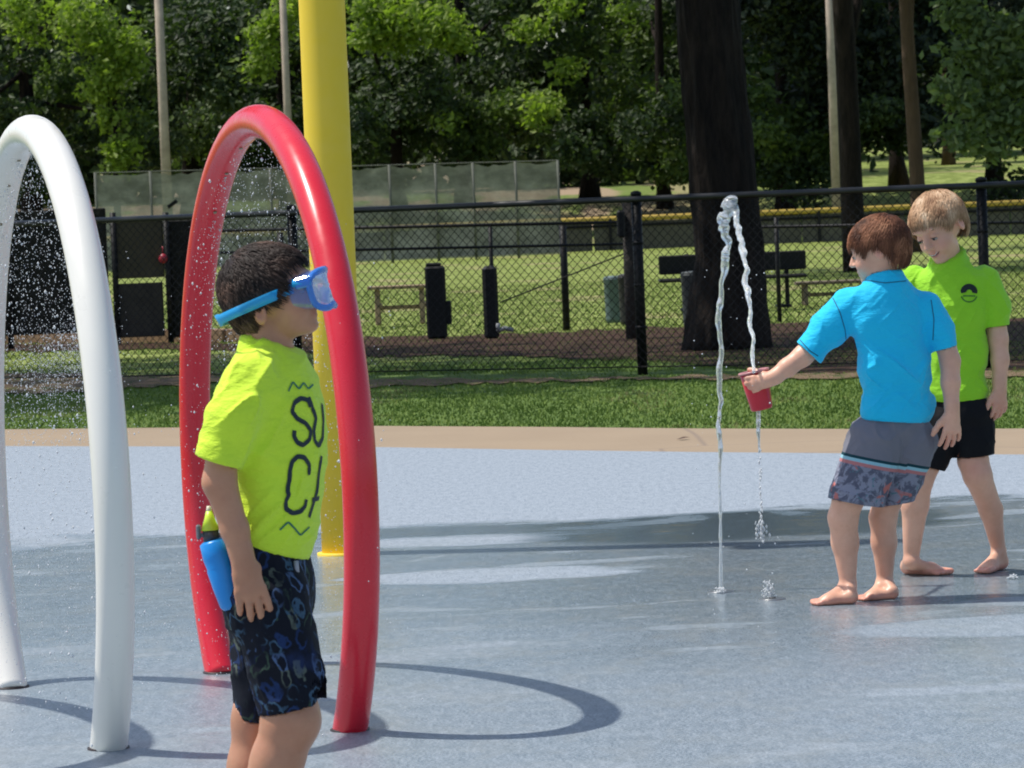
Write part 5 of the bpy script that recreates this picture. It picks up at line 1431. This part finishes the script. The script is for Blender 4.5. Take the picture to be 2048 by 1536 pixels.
# face details
DARK = simple('lash_brown', (.05, .025, .02), .6); BROW = simple('brow_brown', (.28, .15, .09), .7); LIP = simple('lip_pink', (.45, .13, .12), .5)
m = M_('eye_white', .2, .5); m.color((.42, .36, .33)); EYEW = m.m
def face_bits(H, body, par, brow=BROW, iris=(.03, .035, .04)):
    IR = simple('iris', iris, .2)
    for s_ in (-1, 1):
        mb = MB(); mb.tube([H.w(.0862 - abs(t_) * .003, s_ * (.029 + t_ * .014), -.0235 - .002 * (1 - abs(t_))) for t_ in (-1, -.5, 0, .5, 1)], [.0004, .0012 * H.S, .0015 * H.S, .0012 * H.S, .0004], 6); mb.build('eyelash', DARK, par, True)
        mb = MB(); mb.tube([H.w(.0885 - abs(t_ - .1) * .007, s_ * (.029 + t_ * .016), .0010 + .004 * (1 - t_ * t_)) for t_ in (-1, -.5, 0, .5, 1)], [.001, .002, .0022, .002, .0008], 6); mb.build('eyebrow', brow, par, True)
        th = np.linspace(.0, math.pi, 7)
        mb = MB(); cc = H.w(.0752, s_ * .029, -.0265); mb.tube([cc + H.u * .0090 * H.S * math.cos(t_) for t_ in th], [max(.0004, .0108 * H.S * math.sin(t_)) for t_ in th], 14); mb.build('eye', EYEW, par, True)
        mb = MB(); mb.tube([H.w(.0865, s_ * .029, -.0275), H.w(.0876, s_ * .029, -.0277)], .0046 * H.S, 12); mb.build('iris', IR, par, True)
tuck(bodyA, pA); tuck(bodyB, pB); tuck(bodyC, pC)
face_bits(HC, bodyC, pC)
face_bits(HA, bodyA, pA, simple('dark_brow', (.03, .018, .012), .7))
face_bits(HB, bodyB, pB)

# ------------------------------------------------------------------ water below the cup, floor nozzles, splashes
YW = YBb + cupd
g1_ = G(1530, 1186)
wav([P(1516, 812, YW), P(1517, 860, YW + .02), P(1518, 905, YW + .05)], [(.0075, .3), (.006, .8), (.0035, .8)], 'water_trickle', 'trickle of water falling from the bottom of the red cup', 12, 24, .004)
pts = []; sz = []
for i in range(70):
    t = rnd.random(); p = P(1518 + 6 * t + rnd.gauss(0, 1.5), 895 + 190 * t, YW + .05 + .3 * t); pts.append(tuple(p)); sz.append(rnd.uniform(.0015, .0034))
for i in range(60):
    p = P(1521 + rnd.gauss(0, 5), 1062 + rnd.gauss(0, 14), YW + .4); pts.append(tuple(p)); sz.append(rnd.uniform(.0015, .004))
drops('falling_drops', pts, sz, 'broken line of water drops below the red cup', 2.0)
def splash(px, py, n, label, w=.012, h=.03):
    b = G(px, py); pts = []
    for i in range(n):
        a = rnd.uniform(0, 6.28); r_ = rnd.random() * w; pts.append((b.x + math.cos(a) * r_, b.y + math.sin(a) * r_, .003 + rnd.random() ** 1.6 * h))
    drops('splash', pts, [rnd.uniform(.0015, .0042) for _ in pts], label, 1.2)
splash(1538, 1195, 110, 'small splash on the pad below the red cup', .022, .05)
splash(1442, 1186, 60, 'small splash at the foot of the left water jet', .02, .012)
splash(2026, 1158, 45, 'glinting splash beside the foot of the boy in lime green', .02, .012)
pts = []
for i in range(260):
    x = rnd.choice([rnd.uniform(380, 470), rnd.uniform(640, 800), rnd.uniform(1380, 1560), rnd.uniform(0, 260)]); y = rnd.uniform(500, 1300)
    p = P(x, y, rnd.uniform(8.6, 11.5))
    if p.z > .02: pts.append(tuple(p))
drops('stray_drops', pts, [rnd.uniform(.0008, .0026) for _ in pts], 'stray glinting drops in the air around the spray hoops', 1.0)
for px, py, lab in ((1442, 1184, 'small round floor nozzle under the left water jet'), (1545, 1199, 'small round floor nozzle below the red cup'), (800, 1330, None)):
    if lab is None: continue
    b = G(px, py); e = empty('floor_nozzle', b, lab, 'nozzle', 'floor nozzles in the splash pad')
    mb = MB(); mb.tube([b + Vector((0, 0, -.004)), b + Vector((0, 0, .003)), b + Vector((0, 0, .004))], [.042, .042, .039], 28); mb.build('ring', simple('steel_ring', (.30, .31, .31), .35, metal=.8), e, True)
    mb = MB(); mb.tube([b + Vector((0, 0, .004)), b + Vector((0, 0, .007))], [.012, .010], 12); mb.build('spout', simple('dark_spout', (.05, .05, .05), .4), e, True)

# a dry leaf lying on the walkway
b = G(1366, 878); b.z = 0
o = mesh_obj('fallen_leaf', [(b.x - .035, b.y, .0), (b.x - .01, b.y - .03, .004), (b.x + .035, b.y + .01, .008), (b.x + .005, b.y + .04, .010)], [(0, 1, 2, 3)], simple('dry_leaf', (.07, .035, .02), .8), None, False, origin=b)
tag(o, 'small dark dry leaf lying alone on the tan walkway', 'leaf')
